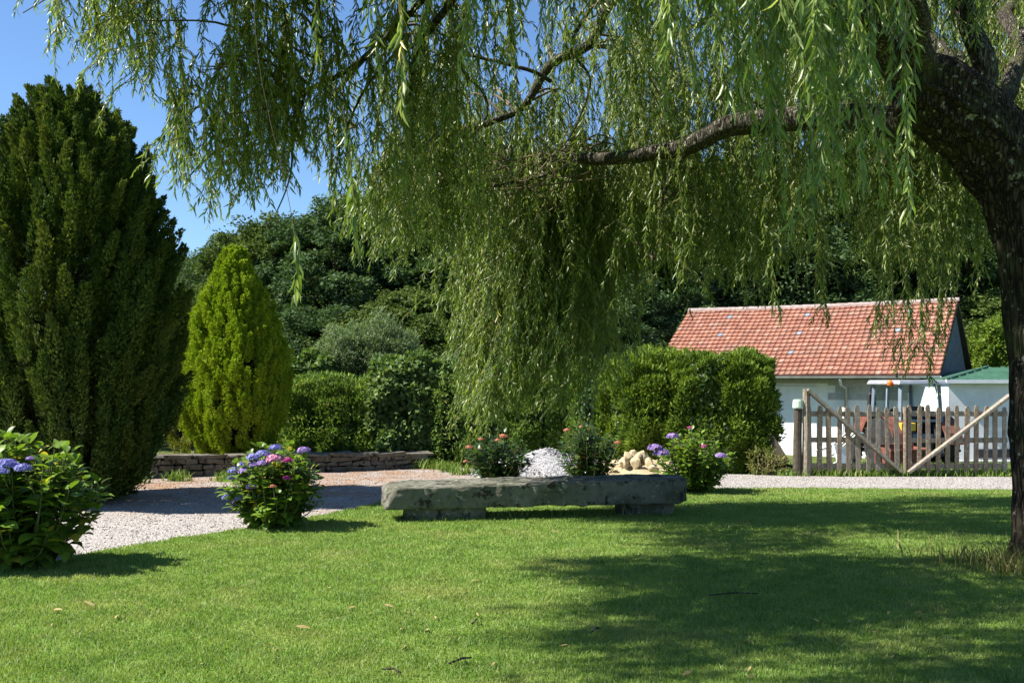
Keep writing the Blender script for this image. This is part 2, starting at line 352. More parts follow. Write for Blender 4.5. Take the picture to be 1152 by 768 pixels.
# gravel yard
def sheet(name, pts, z, mat):
    me = bpy.data.meshes.new(name); import bmesh
    bm = bmesh.new(); vs = [bm.verts.new((p[0], p[1], z)) for p in pts]; f = bm.faces.new(vs); bmesh.ops.triangulate(bm, faces=[f]); bm.normal_update()
    for f in bm.faces:
        if f.normal.z < 0: f.normal_flip()
    bm.to_mesh(me); bm.free(); me.materials.append(mat); o = bpy.data.objects.new(name, me); C.objects.link(o)
    return tag(o, kind='structure')
gravel_pts = [(-16, 5), (16, 5), (16, 16.55), (5.5, 16.6), (4.6, 16.9), (3.4, 17.1), (-1.5, 18.4), (-8, 15.7), (-16, 15.2)]
sheet('gravel_yard', gravel_pts, 0.0, M['gravel'])
# lawn outline: edge from the photo
edge_px = [(-260, 668), (-60, 648), (60, 632), (100, 622), (165, 611), (230, 601), (290, 592), (370, 578), (430, 565), (480, 557), (540, 552), (640, 550), (800, 549.5), (900, 549), (1000, 550), (1135, 551), (1300, 552), (1500, 553)]
edge = [G(x, y)[:2] for x, y in edge_px]
fine = []
for i in range(len(edge)-1):
    for t in np.linspace(0, 1, 14, endpoint=False):
        p = edge[i]*(1-t)+edge[i+1]*t; fine.append(p+rng.normal(0, .022, 2))
fine.append(edge[-1])
lawn_poly = [tuple(p) for p in fine]+[(22, 14), (22, -12), (-16, -12), (-16, 7)]
sheet('lawn', lawn_poly, 0.006, M['lawn'])
ex = np.array([p[0] for p in fine]); ey = np.array([p[1] for p in fine]); o_ = np.argsort(ex)
def lawn_edge(x): return np.interp(x, ex[o_], ey[o_])

# grass blades
def blades(n, xs, ys, hmin, hmax, wmul=1.0):
    h = rng.uniform(hmin, hmax, n); wd = (.0035+.00055*ys)*wmul
    a = rng.uniform(0, 2*np.pi, n); wv = np.stack([np.cos(a), np.sin(a), 0*a], -1)*wd[:, None]
    lean = rng.normal(0, .42, (n, 2))*h[:, None]; base = np.stack([xs, ys, 0*xs+.003], -1)
    tip = base+np.stack([lean[:, 0], lean[:, 1], h], -1)
    mid = base+np.stack([lean[:, 0]*.35, lean[:, 1]*.35, h*.62], -1)
    V = np.stack([base-wv/2, base+wv/2, mid+wv*.38, tip, mid-wv*.38], 1).reshape(-1, 3)
    k = np.arange(n)*5
    return V, k
n = 900000
u = rng.uniform(0, 1, n); Y0, Y1 = 4.6, 15.2
ys = (Y0**.35+u*(Y1**.35-Y0**.35))**(1/.35)
xs = rng.uniform(-1, 1, n)*(ys*.56+.9)
# mowing clumps: thin out by low-frequency pattern
den = .5+.25*np.sin(xs*9.1+2*np.sin(ys*5))+.25*np.sin(ys*11+3*np.sin(xs*4.3))
keep = (ys < lawn_edge(xs)+rng.normal(0, .03, n)) & (rng.uniform(0, 1, n) < .45+.55*den)
xs, ys, den = xs[keep], ys[keep], den[keep]; n = len(xs)
V, k = blades(n, xs, ys, .012, .034, .72)
q = np.stack([k, k+1, k+2, k+4], -1); t3 = np.stack([k+4, k+2, k+3, k+3], -1)
# blade = one quad + tip; store all as triangles
tri = np.concatenate([q[:, [0,1,2]], q[:, [0,2,3]], np.stack([k+4, k+2, k+3], -1)])
tag(mesh_np('grass', V, tri, M['blade'], tint=np.repeat(rng.uniform(0, 1, n), 5)), kind='stuff', label='short mown green grass covering the lawn', cat='grass')

# longer grass: tufts round the willow foot, under the gate, behind the gate
def tuft_field(name, label, spots, mat, cat='grass', hr=(.08, .28)):
    Vs = []; Ts = []; off = 0; tn = []
    for (cx, cy, z, rx, ry, cnt, hs) in spots:
        x = cx+rng.normal(0, rx, cnt); y = cy+rng.normal(0, ry, cnt)
        V, k = blades(cnt, x, y, hr[0]*hs, hr[1]*hs, 1.3); V[:, 2] += z
        Vs.append(V); Ts.append(np.concatenate([np.stack([k,k+1,k+2],-1), np.stack([k,k+2,k+4],-1), np.stack([k+4,k+2,k+3],-1)])+off); off += len(V); tn.append(np.repeat(rng.uniform(0, 1, cnt), 5))
    return tag(mesh_np(name, np.concatenate(Vs), np.concatenate(Ts), mat, tint=np.concatenate(tn)), label, cat, kind='stuff')
tuft_field('long_grass', 'longer unmown grass round the foot of the old willow', [(4.3, 8.35, 0, .16, .2, 420, 1.0), (4.0, 8.7, 0, .25, .25, 260, .7)], M['dryblade'])
tuft_field('bench_grass', 'taller grass and weeds left uncut under and round the stone bench', [(-1.2+3.0*t_, 11.25+.5*t_+random.uniform(0,.4), 0, .13, .05, random.randint(15, 110), random.uniform(.22, .5)) for t_ in np.linspace(0, 1, 16)], M['blade'])
tuft_field('verge_grass', 'rough grass growing below and behind the picket gate', [(x, 16.85, -.02, .15, .08, 420, .55) for x in np.arange(4.7, 10, .25)] +
           [(rng.uniform(4, 13), y, float(terrain(0, y))-.02, .5, .35, 520, .7) for y in np.linspace(17.4, 23, 34)], M['blade'])
tuft_field('weed', 'small weeds sprouting along the gravel below the wall', [(G(x, y)[0], G(x, y)[1], 0, .10, .05, 110, .75) for x, y in ((200, 541), (150, 543), (495, 528), (475, 527), (508, 531), (458, 526), (520, 534), (255, 541), (120, 560))], M['blade'])

# pebbles
n = 26000
xs = rng.uniform(-9, 10, n); ys = rng.uniform(8.2, 18, n)
wallY = np.interp(xs, [-16, -7.4, -1.9, 3.4, 5.5, 16], [15.2, 15.9, 18.2, 17.0, 16.55, 16.5])
keep = (ys > lawn_edge(xs)-.03) & (ys < wallY-.03); xs, ys = xs[keep], ys[keep]; n = len(xs)
oc = np.array([[1,0,0],[0,1,0],[-1,0,0],[0,-1,0],[0,0,.7],[0,0,-.6]]); of = np.array([[0,1,4],[1,2,4],[2,3,4],[3,0,4],[1,0,5],[2,1,5],[3,2,5],[0,3,5]])
sc = rng.uniform(.005, .014, n); an = rng.uniform(0, 6.3, n); ca, sa = np.cos(an), np.sin(an)
v = oc[None]*sc[:, None, None]*rng.uniform(.7, 1.3, (n, 6, 1)); vx = v[..., 0]*ca[:, None]-v[..., 1]*sa[:, None]; vy = v[..., 0]*sa[:, None]+v[..., 1]*ca[:, None]
V = np.stack([vx+xs[:, None], vy+ys[:, None], v[..., 2]+.004], -1).reshape(-1, 3); Fc = (of[None]+(np.arange(n)*6)[:, None, None]).reshape(-1, 3)
tag(mesh_np('gravel', V, Fc, M['pebble'], tint=np.repeat(rng.uniform(0, 1, n), 6)), 'loose pale pebbles of the gravel yard', 'gravel', kind='stuff')

# ------------------------------------------------------------------ low wall and bed
A = np.array([-7.6, 15.75]); B = np.array([-1.85, 18.25]); dirw = (B-A)/np.linalg.norm(B-A); Lw = np.linalg.norm(B-A)
rotw = Matrix.Rotation(math.atan2(dirw[1], dirw[0]), 3, 'Z')
mb = MB()
for row in range(3):
    s = -random.uniform(0, .2)
    while s < Lw:
        l = random.uniform(.10, .34); H = .34-.10*(s/Lw); h = H/3
        c = A+dirw*(s+l/2); mb.box((c[0], c[1], h*(row+.5)), (l-.012, .34+random.uniform(-.03, .03), h-.008), rotw @ Matrix.Rotation(random.uniform(-.07,.07), 3, 'Y'), jit=.02); s += l*.97
mb.build('stone_body', M['wallstone'], (wt := thing('stone_wall', 'low rough stone wall edging the gravel below the conifers', 'wall')), bevel=.015)
mb = MB(); s = -.1
while s < Lw+.05:
    l = random.uniform(.3, .6); H = .34-.10*(s/Lw); c = A+dirw*(s+l/2)
    mb.box((c[0], c[1], H+.025), (l-.01, .40+random.uniform(-.04, .04), .055), rotw @ Matrix.Rotation(random.uniform(-.04,.04), 3, 'Y'), jit=.025); s += l*.98
mb.build('coping', M['wallstone'], wt, bevel=.012)
nb = np.array([-dirw[1], dirw[0]])
bed = [A+nb*.15-dirw*6, B+nb*.15, B+nb*.15+np.array([.2, 1.2]), A+nb*4.5-dirw*6]
o = sheet('planting_bed', bed, .22, M['bed'])
mb = MB(); q = [(p[0], p[1], z) for z in (-.5, .215) for p in bed]
mb.add(q, [(0,1,5,4),(1,2,6,5),(2,3,7,6),(3,0,4,7)]); mb.build('bed_bank', M['bed'], o); 

# ------------------------------------------------------------------ house
def solid_prism(mb, poly, z0f, z1f, t=.5):
    n = len(poly); vs = [(p[0], p[1], z0f) for p in poly]+[(p[0], p[1], z1f) for p in poly]
    mb.add(vs, [tuple(range(n-1, -1, -1)), tuple(range(n, 2*n))]+[(i, (i+1) % n, n+(i+1) % n, n+i) for i in range(n)], t)
ang = -R(32.3)
hx = np.array([math.cos(ang), math.sin(ang), 0]); hy = np.array([-math.sin(ang), math.cos(ang), 0])    # along eave, into house
E0 = np.array([4.14, 29.75, 0])                                                                        # left end of the eave
HL = 8.05; HD = 6.0; ZE, ZR, ZG = 1.74, 3.86, -.75
def Hp(u, v, z): p = E0+hx*u+hy*v; return (p[0], p[1], z)
house = thing('farm_outbuilding', 'low white outbuilding with a red tiled roof behind the picket gate', 'building')
OV = .66
mb = MB()
mb.add([Hp(.15,OV,ZG),Hp(HL-.12,OV,ZG),Hp(HL-.12,OV,ZE-.02),Hp(.15,OV,ZE-.02)], [(0,1,2,3)])          # facade
mb.add([Hp(.15,HD-OV,ZG),Hp(HL-.12,HD-OV,ZG),Hp(HL-.12,HD-OV,ZE-.02),Hp(.15,HD-OV,ZE-.02)], [(3,2,1,0)])
for uu in (.15, HL-.12):
    mb.add([Hp(uu,OV,ZG),Hp(uu,HD-OV,ZG),Hp(uu,HD-OV,ZE-.02),Hp(uu,HD/2,ZR-.14),Hp(uu,OV,ZE-.02)], [(0,1,2,3,4)])
mb.build('wall', M['render'], house)
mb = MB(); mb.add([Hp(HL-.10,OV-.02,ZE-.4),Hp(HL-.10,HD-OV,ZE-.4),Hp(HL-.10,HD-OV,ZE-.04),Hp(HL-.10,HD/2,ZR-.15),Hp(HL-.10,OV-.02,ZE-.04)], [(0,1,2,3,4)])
mb.build('gable_shade', M['shade_grey'], house)  # shade of the right gable end, painted in as a dark grey panel
# lintel band of bare block under the eave, right part blocks
mb = MB(); 
for r in range(3):
    for k in range(5):
        u0 = 5.05+k*.42+(r % 2)*.2
        mb.add([Hp(u0,OV-.012,ZE-.08-.2*r-.19),Hp(u0+.405,OV-.012,ZE-.08-.2*r-.19),Hp(u0+.405,OV-.012,ZE-.08-.2*r),Hp(u0,OV-.012,ZE-.08-.2*r)], [(0,1,2,3)])
mb.build('block_panel', M['blocks'], house)
mb = MB(); mb.beam(Hp(.2,OV-.05,ZE-.16), Hp(HL-.2,OV-.05,ZE-.16), .16, .1); mb.build('lintel', M['blocks'], house)
# sliding garage door, white
d0, d1 = 2.95, 4.75
door = thing('garage_door', None, None); del_ = None
door.parent = house
mb = MB(); mb.beam(Hp((d0+d1)/2-.9,OV-.045,.45), Hp((d0+d1)/2+.9,OV-.045,.45), 2.1, .04, up=(0,0,1)) if False else None
mb = MB(); mb.add([Hp(d0,OV-.05,-.55),Hp(d1,OV-.05,-.55),Hp(d1,OV-.05,ZE-.3),Hp(d0,OV-.05,ZE-.3),Hp(d0,OV+.0,-.55),Hp(d1,OV+.0,-.55),Hp(d1,OV+.0,ZE-.3),Hp(d0,OV+.0,ZE-.3)], [(0,1,2,3),(1,5,6,2),(4,0,3,7),(3,2,6,7)])
mb.build('door_panel', M['white'], door)
mb = MB(); mb.beam(Hp(3.05,OV-.058,.45), Hp(3.05,OV-.058,.7), .03, .03); mb.build('handle', M['black'], door)
mb = MB()
for uu in (d0-.03, d1+.03):
    mb = MB(); mb.beam(Hp(uu,OV-.04,-.6), Hp(uu,OV-.04,ZE-.28), .05, .05); mb.build('door_jamb', M['zinc'], door)
mb = MB(); mb.beam(Hp(5.0,OV-.07,-.6), Hp(5.0,OV-.07,ZE-.1), .14, .09); mb.build('timber_post', M['wood_dark'], house)
# roof: deck + real tiles
roof = thing('roof', None, None); roof.parent = house
for o in (roof, door):
    for kk in ('label', 'category'):
        if kk in o: del o[kk]
mb = MB(); sl = math.hypot(HD/2, ZR-ZE)
mb.add([Hp(0,0,ZE-.05),Hp(HL,0,ZE-.05),Hp(HL,HD/2,ZR-.10),Hp(0,HD/2,ZR-.10),Hp(0,HD,ZE-.05),Hp(HL,HD,ZE-.05)], [(0,1,2,3),(3,2,5,4)])
mb.add([Hp(0,0,ZE-.11),Hp(HL,0,ZE-.11),Hp(HL,HD/2,ZR-.16),Hp(0,HD/2,ZR-.16),Hp(0,HD,ZE-.11),Hp(HL,HD,ZE-.11)], [(3,2,1,0),(4,5,2,3)])
for uu in (-.005, HL+.005):
    mb.add([Hp(uu,-.01,ZE-.14),Hp(uu,HD/2,ZR-.14),Hp(uu,HD+.01,ZE-.14),Hp(uu,HD+.01,ZE-.02),Hp(uu,HD/2,ZR-.02),Hp(uu,-.01,ZE-.02)], [(0,1,4,5),(1,2,3,4)])
mb.build('roof_deck', M['wood_dark'], roof)
mb = MB(); NR, NC = 18, 50; up = Vector(hy*HD/2)+Vector((0,0,ZR-ZE)); up.normalize(); nn = Vector(hx).cross(up).normalized(); 
grey = {(2,9),(7,9),(2,24),(7,24),(12,24),(7,41),(2,42)}
for side in (0, 1):
    for r in range(NR):
        for c in range(NC):
            tw = HL/NC; ex_ = sl/NR
            u0 = c*tw + (tw*.5 if False else 0) + random.uniform(-.004, .004)
            s0 = r*ex_ + random.uniform(-.008, .008); s1 = s0+ex_*1.12
            t = random.betavariate(1.4, 1.4)*.92
            rr = NR-1-r
            if side == 0 and (rr, c) in grey: t = random.choice((.97, 1.0))
            if side == 1 and r % 2: pass
            def Q(u, s, h):
                fr = s/sl; v = fr*HD/2
                v = v if side == 0 else HD-v
                z = ZE+fr*(ZR-ZE)-.035*math.sin(math.pi*u/HL)*fr+.008*math.sin(u*2.7+fr*5); h2 = h
                p = E0+hx*u+hy*v; nvec = Vector((0,0,1))*.816+Vector(hy)*(-.577 if side == 0 else .577)
                return (p[0]+nvec.x*h2, p[1]+nvec.y*h2, z+nvec.z*h2)
            j = random.uniform(0, .010); prof = [(0, 0), (.10, .022), (.3, .008), (.62, .008), (.85, .024), (1, 0)]
            vs = []
            for (a, hh) in prof: vs.append(Q(u0+tw*a, s0, .045+j+hh))
            for (a, hh) in prof: vs.append(Q(u0+tw*a, min(s1, sl), .008+hh))
            for (a, hh) in prof: vs.append(Q(u0+tw*a, s0, -.01))
            k = len(prof); fs = [(i, i+1, k+i+1, k+i) for i in range(k-1)]+[(2*k+i, 2*k+i+1, i+1, i) for i in range(k-1)]
            if side: fs = [f[::-1] for f in fs]
            mb.add(vs, fs, t)
mb.build('tiles', M['tile'], roof)
mb = MB(); nrt = 24
for k in range(nrt):
    u0 = HL*k/nrt; u1 = HL*(k+1)/nrt+.03
    pts = []; 
    for uu, r_ in ((u0, .105), (u1, .09)):
        for a in np.linspace(-.1, math.pi+.1, 8):
            p = E0+hx*uu+hy*(HD/2+math.cos(a)*r_*1.15); pts.append((p[0], p[1], ZR-.015-.035*math.sin(math.pi*uu/HL)+math.sin(a)*r_))
    mb.add(pts, [(i, i+1, 8+i+1, 8+i) for i in range(7)]+[tuple(range(8)), tuple(range(15, 7, -1))], random.random())
mb.build('ridge_tiles', M['ridge'], roof)
# gutter: open half round
mb = MB(); pts = []
for uu in (-.03, HL+.03):
    for rr_ in (.068, .06):
        for a in np.linspace(math.pi, 2*math.pi, 8):
            p = E0+hx*uu+hy*(-.075+math.cos(a)*rr_); pts.append((p[0], p[1], ZE-.02+math.sin(a)*rr_))
fs = [(i, i+1, 16+i+1, 16+i) for i in range(7)]+[(8+i+1, 8+i, 24+i, 24+i+1) for i in range(7)]+[(0, 16, 24, 8), (7, 15, 31, 23)]
mb.add(pts, fs); mb.build('gutter', M['zinc'], house)
mb = MB(); mb.tube([Hp(5.55,-.07,ZE-.08), Hp(5.55,.06,ZE-.25), Hp(5.55,OV-.06,ZE-.35), Hp(5.55,OV-.06,-.5)], .04, 10); mb.build('downpipe', M['zinc'], house, smooth=True)

# green-roofed shed
sh = thing('garden_shed', 'white shed under a green metal roof, right of the tiled outbuilding', 'shed')
x0, x1, y0, y1, zt, zb = 10.65, 15.2, 24.3, 28.3, 1.58, -.5
mb = MB(); mb.add([(x0,y0,zb),(x1,y0,zb),(x1,y1,zb),(x0,y1,zb),(x0,y0,zt),(x1,y0,zt),(x1,y1,zt),(x0,y1,zt)], [(0,1,5,4),(1,2,6,5),(2,3,7,6),(3,0,4,7)])
mb.build('wall', M['render'], sh)
mb = MB(); ov = .15; za = zt+.03; zp = 1.95; cx0, cx1, cy = x0+1.9, x1-1.6, (y0+y1)/2
a, b_, c_, d_ = (x0-ov,y0-ov,za), (x1+ov,y0-ov,za), (x1+ov,y1+ov,za), (x0-ov,y1+ov,za); e, f_ = (cx0,cy,zp), (cx1,cy,zp)
mb.add([a,b_,c_,d_,e,f_], [(0,1,5,4),(1,2,5),(2,3,4,5),(3,0,4),(3,2,1,0)]); sr = mb.build('roof', M['greenroof'], sh)
mb = MB()
for k in range(13):
    t = (k+.5)/13; px = a[0]+(b_[0]-a[0])*t
    if px < e[0]: fr = (px-a[0])/(e[0]-a[0])
    elif px > f_[0]: fr = (b_[0]-px)/(b_[0]-f_[0])
    else: fr = 1
    q1 = (px, y0-ov+(cy-y0+ov)*fr, za+(zp-za)*fr+.015); mb.beam((px, y0-ov, za+.015), q1, .035, .04)
mb.beam((a[0],a[1],a[2]+.02), (e[0],e[1],e[2]+.02), .09, .05)
mb.build('seam', M['greenroof'], sr)
mb = MB(); mb.box(((x0+x1)/2, y0-ov-.05, za-.03), (x1-x0+2*ov, .09, .09)); mb.build('gutter', M['white'], sh)
mb = MB()
for k in range(4): mb.box((x0+.9+k*.42, y0-.012, -.18), (.34, .03, .22))
mb.build('vent_opening', M['black'], sh)
mb = MB(); mb.box(((x0+x1)/2, y0-.2, -.37), (x1-x0, .4, .08)); mb.build('plinth', M['blocks'], sh)

# ------------------------------------------------------------------ tractor
TY = 21.6; tz = float(terrain(7.7, TY))
tr = thing('tractor', 'old cab tractor with an orange beacon parked behind the picket gate', 'tractor', (8.62, TY+.4, tz-.01), R(-80))
# local: +x forward? tractor faces -x (left, a little toward the back)
def wheel(px, py, r, wdt):
    w_ = thing('wheel', None, None, (px, py, r)); w_.parent = tr
    for kk in ('label', 'category'):
        if kk in w_: del w_[kk]
    rot = Matrix.Rotation(R(90), 3, 'X'); mb = MB()
    mb.lathe((0,0,0), [(r*.55,-wdt/2),(r*.9,-wdt/2),(r*.97,-wdt*.35),(r*.97,wdt*.35),(r*.9,wdt/2),(r*.55,wdt/2)], 28, rot)
    for k in range(22):
        a = 2*math.pi*k/22
        for s_ in (-1, 1):
            q_ = Matrix.Rotation(-a, 3, 'Y') @ Matrix.Rotation(s_*R(28), 3, 'X')
            mb.box(Matrix.Rotation(-a, 3, 'Y') @ Vector((r*.975, s_*wdt*.24, 0)), (r*.06, wdt*.5, .045), q_)
    mb.build('tyre', M['tyre'], w_)
    mb = MB(); mb.lathe((0,0,0), [(.05,-wdt*.42),(r*.2,-wdt*.40),(r*.42,-wdt*.2),(r*.56,-wdt*.46),(r*.56,wdt*.46),(r*.42,wdt*.2),(r*.2,wdt*.40),(.05,wdt*.42)], 20, rot)
    mb.build('rim', M['white'], w_, smooth=False)
for s_ in (-1, 1): wheel(.35, s_*.64, .60, .34); wheel(-1.25, s_*.52, .34, .2)
mb = MB(); mb.box((-1.05,0,.98), (1.3,.5,.42), taper=.86); mb.box((-1.0,0,.66), (1.2,.34,.26)); mb.build('bonnet', M['rust'], tr, bevel=.03)
mb = MB(); mb.box((-1.72,0,.86), (.05,.42,.5)); mb.box((-1.77,0,.45), (.2,.6,.12)); mb.build('grille', M['black'], tr)
mb = MB(); mb.box((.1,0,.55), (1.5,.42,.32)); mb.box((-1.25,0,.36), (.12,.9,.1)); mb.build('chassis', M['black'], tr)
for s_ in (-1, 1):
    mb = MB(); pts = []
    for k in range(9):
        a = math.pi*(.02+.96*k/8)
        for yy in (s_*.42, s_*.82): pts.append((.35+.66*math.cos(a), yy, .56+.66*math.sin(a)))
    mb.add(pts, [(2*i, 2*i+1, 2*i+3, 2*i+2) for i in range(8)]); fo = mb.build('fender', M['rust'], tr)
    so = fo.modifiers.new('s', 'SOLIDIFY'); so.thickness = .03
cabp = [(-.42,-.5),(-.42,.5),(.72,.5),(.72,-.5)]
mb = MB()
for (cx_, cy_) in cabp: mb.beam((cx_, cy_, .75), (cx_*.93+.01, cy_*.9, 1.86), .07, .07)
mb.beam((-.42,-.5,1.2), (-.42,.5,1.2), .04, .05); mb.beam((.72,-.5,1.1), (.72,.5,1.1), .05, .05)
mb.beam((.2,-.5,.75), (.2,-.46,1.86), .05, .05); mb.box((.15,0,.78), (1.2,1.04,.06))
mb.build('cab_frame', M['cabpaint'], tr)
mb = MB(); mb.box((.15,0,1.92), (1.34,1.16,.10), taper=.93); mb.build('cab_roof', M['zinc'], tr, bevel=.03)
mb = MB()
for sgn in (-1, 1): mb.add([(-.38,sgn*.485,1.22),(.68,sgn*.485,1.12),(.64,sgn*.455,1.84),(-.36,sgn*.455,1.84)], [(0,1,2,3)])
mb.add([(-.415,-.46,1.24),(-.415,.46,1.24),(-.39,.43,1.84),(-.39,-.43,1.84)], [(0,1,2,3)])
mb.build('cab_glass', M['glass'], tr)
mb = MB(); mb.box((.3,0,1.0), (.4,.42,.1)); mb.box((.5,0,1.2), (.08,.42,.4)); mb.build('seat', M['black'], tr, bevel=.03)
mb = MB(); mb.tube([(-.35,0,.95),(-.2,0,1.2)], .02, 8); mb.lathe((-.18,0,1.22), [(.16,-.012),(.18,-.012),(.18,.012),(.16,.012)], 16, Matrix.Rotation(R(35), 3, 'Y')); mb.build('steering_wheel', M['black'], tr)
mb = MB(); mb.lathe((-.80,-.30,1.12), [(.025,0),(.07,.06),(.07,.5),(.025,.56),(.025,.72)], 12); mb.build('exhaust', M['black'], tr, smooth=False)
mb = MB(); mb.lathe((.55,-.62,1.84), [(.04,0),(.055,.02),(.055,.08),(.04,.12),(.01,.13)], 14); mb.tube([(.55,-.50,1.87),(.55,-.63,1.85)], .015, 6); bc = mb.build('beacon', M['beacon'], tr, smooth=True)
mb = MB(); mb.box((-.55,-.40,1.52), (.04,.16,.26)); mb.beam((-.42,-.44,1.6), (-.55,-.40,1.6), .02, .02); mb.build('mirror', M['black'], tr)

# transport box, pole, planks behind the gate
tb = thing('link_box', 'rusty red steel box standing in front of the tractor wheels', 'box', (7.95, 20.3, float(terrain(7, 20.3))), R(6))
mb = MB(); mb.box((0,.32,.28), (.85,.03,.5)); mb.box((0,-.02,.05), (.85,.66,.04)); mb.box((-.41,-.01,.26), (.03,.62,.44)); mb.box((.41,-.01,.26), (.03,.62,.44)); mb.box((0,-.33,.24), (.85,.03,.42))
mb.build('box_body', M['rust'], tb, bevel=.008)
mb = MB(); mb.beam((-.43,-.36,.44), (.43,-.36,.44), .05, .04); mb.beam((-.43,-.36,.1), (.43,-.36,.1), .05, .04); mb.build('rib', M['rust'], tb)
mb = MB(); mb.tube([(6.55,19.9,-.2), (6.72,20.2,1.05)], .035, 10); tag(mb.build('pipe', M['chair'], smooth=True), 'white plastic pipe leaning upright behind the left gate leaf', 'pipe')
# white garden chair lying by the box
ch = thing('garden_chair', 'white garden chair tipped over behind the left gate leaf', 'chair', (6.2, 19.6, -.1), R(25)); 
mb = MB(); mb.box((0,0,.40), (.42,.42,.035)); mb.build('seat', M['chair'], ch, bevel=.01)
mb = MB()
for k in range(5): mb.beam((-.17+k*.085,.2,.42), (-.17+k*.085,.30,.82), .04, .02)
mb.beam((-.2,.3,.82), (.2,.3,.82), .03, .06); mb.build('backrest', M['chair'], ch)
for a_ in (-1, 1):
    for c2 in (-1, 1):
        mb = MB(); mb.beam((a_*.18,c2*.18,.39), (a_*.22,c2*.22,0), .04, .04); mb.build('leg', M['chair'], ch)
ch.rotation_euler = (R(62), R(12), R(30)); ch.location.z = -.02
# yellow barrow/canister behind gate
mb = MB(); mb.box((.86,-.42,.98), (.16,.34,.17)); mb.build('toolbox', M['yellow'], tr, bevel=.015)
mb = MB(); mb.box((.80,-.42,.80), (.1,.3,.2)); mb.build('toolbox_bracket', M['black'], tr)
mb = MB(); mb.beam((.95,-.35,.35), (.72,-.3,1.0), .05, .05); mb.beam((.95,.35,.35), (.72,.3,1.0), .05, .05); mb.beam((1.0,-.42,.4), (1.0,.42,.4), .06, .06); mb.build('hitch_arms', M['black'], tr)

# ------------------------------------------------------------------ picket gate, two leaves
GY = 16.75
def gate_leaf(label, xa, xb, mirror):
    g = thing('picket_gate', label, 'gate', (0,0,0), 0, 'leaves of the picket gate')
    n = 9 if not mirror else 10
    for zz, nm in ((1.04, 0), (.60, 0), (.17, 0)):
        mb = MB(); mb.beam((xa, GY+.03, zz+random.uniform(-.01,.01)), (xb, GY+.03, zz+random.uniform(-.01,.01)), .035, .085, t=random.random()*.5); mb.build('rail', M['fence'], g, bevel=.004)
    xsn = np.linspace(xa+.06, xb-.06, n+1)
    for i, x in enumerate(xsn):
        top = 1.17+random.uniform(-.02,.03); bot = .05+random.uniform(-.02,.03); l = random.uniform(-.014,.014); wd = random.uniform(.032,.043); t = random.random()
        mb = MB(); zz = [bot, top-.06, top-.015, top]; ww = [wd, wd, wd*.75, wd*.35]; vs = []
        for yy in (GY-.012, GY+.010):
            for z_, w_ in zip(zz, ww): fr = (z_-bot)/(top-bot); vs += [(x-w_+l*fr*2, yy, z_), (x+w_+l*fr*2, yy, z_)]
        fs = [(0,1,3,2),(2,3,5,4),(4,5,7,6),(9,8,10,11),(11,10,12,13),(13,12,14,15)]
        for k in range(3): fs += [(2*k, 2*k+2, 8+2*k+2, 8+2*k), (2*k+3, 2*k+1, 8+2*k+1, 8+2*k+3)]
        fs += [(6,7,15,14), (1,0,8,9)]
        mb.add(vs, fs, t); mb.build('picket', M['fence'], g)
    mb = MB()
    if not mirror: mb.beam((xa+.0, GY-.045, 1.45), (xb-.02, GY-.045, .07), .05, .15, up=(0,1,0), t=.1)
    else: mb.beam((xa+.02, GY-.045, .06), (xb+.02, GY-.045, 1.36), .05, .14, up=(0,1,0), t=.2)
    mb.build('brace', M['fence'], g, bevel=.008)
    mb = MB()
    if not mirror: mb.tube([(xa,GY,.0),(xa+.01,GY,.7),(xa,GY,1.46)], [.075,.07,.06], 10, rough=.06)
    else: mb.tube([(xa-.012,GY+.01,.04),(xa-.01,GY+.01,1.16)], [.036,.036], 8, rough=.05, t=.9)
    mb.build('stile', M['fence'], g)
    return g
xL = (907-576)/F*GY; xM = (1016-576)/F*GY; xR = (1134-576)/F*GY
gate_leaf('left leaf of the weathered picket gate, brace falling from its tall post to the middle', xL, xM-.035, False)
gate_leaf('right leaf of the weathered picket gate, brace rising from the middle towards the willow trunk', xM+.045, xR, True)
gp = thing('gate_post', 'dark round gate post with a pale green cap', 'post', (xL-.14, GY+.02, 0))
mb = MB(); mb.tube([(0,0,0),(0,0,.6),(.01,0,1.14)], [.075,.07,.065], 12, rough=.05); mb.build('post', M['wood_dark'], gp)
mb = MB(); mb.lathe((0.01,0,1.13), [(.085,0),(.095,.02),(.09,.12),(.08,.15),(.03,.155)], 14); mb.build('cap', M['capgreen'], gp)
gp2 = thing('gate_post', 'wooden gate post half hidden by the willow trunk', 'post', (xR+.16, GY+.02, 0))
mb = MB(); mb.tube([(0,0,0),(0,0,.7),(.0,0,1.3)], [.08,.075,.07], 12, rough=.05); mb.build('post', M['fence'], gp2)
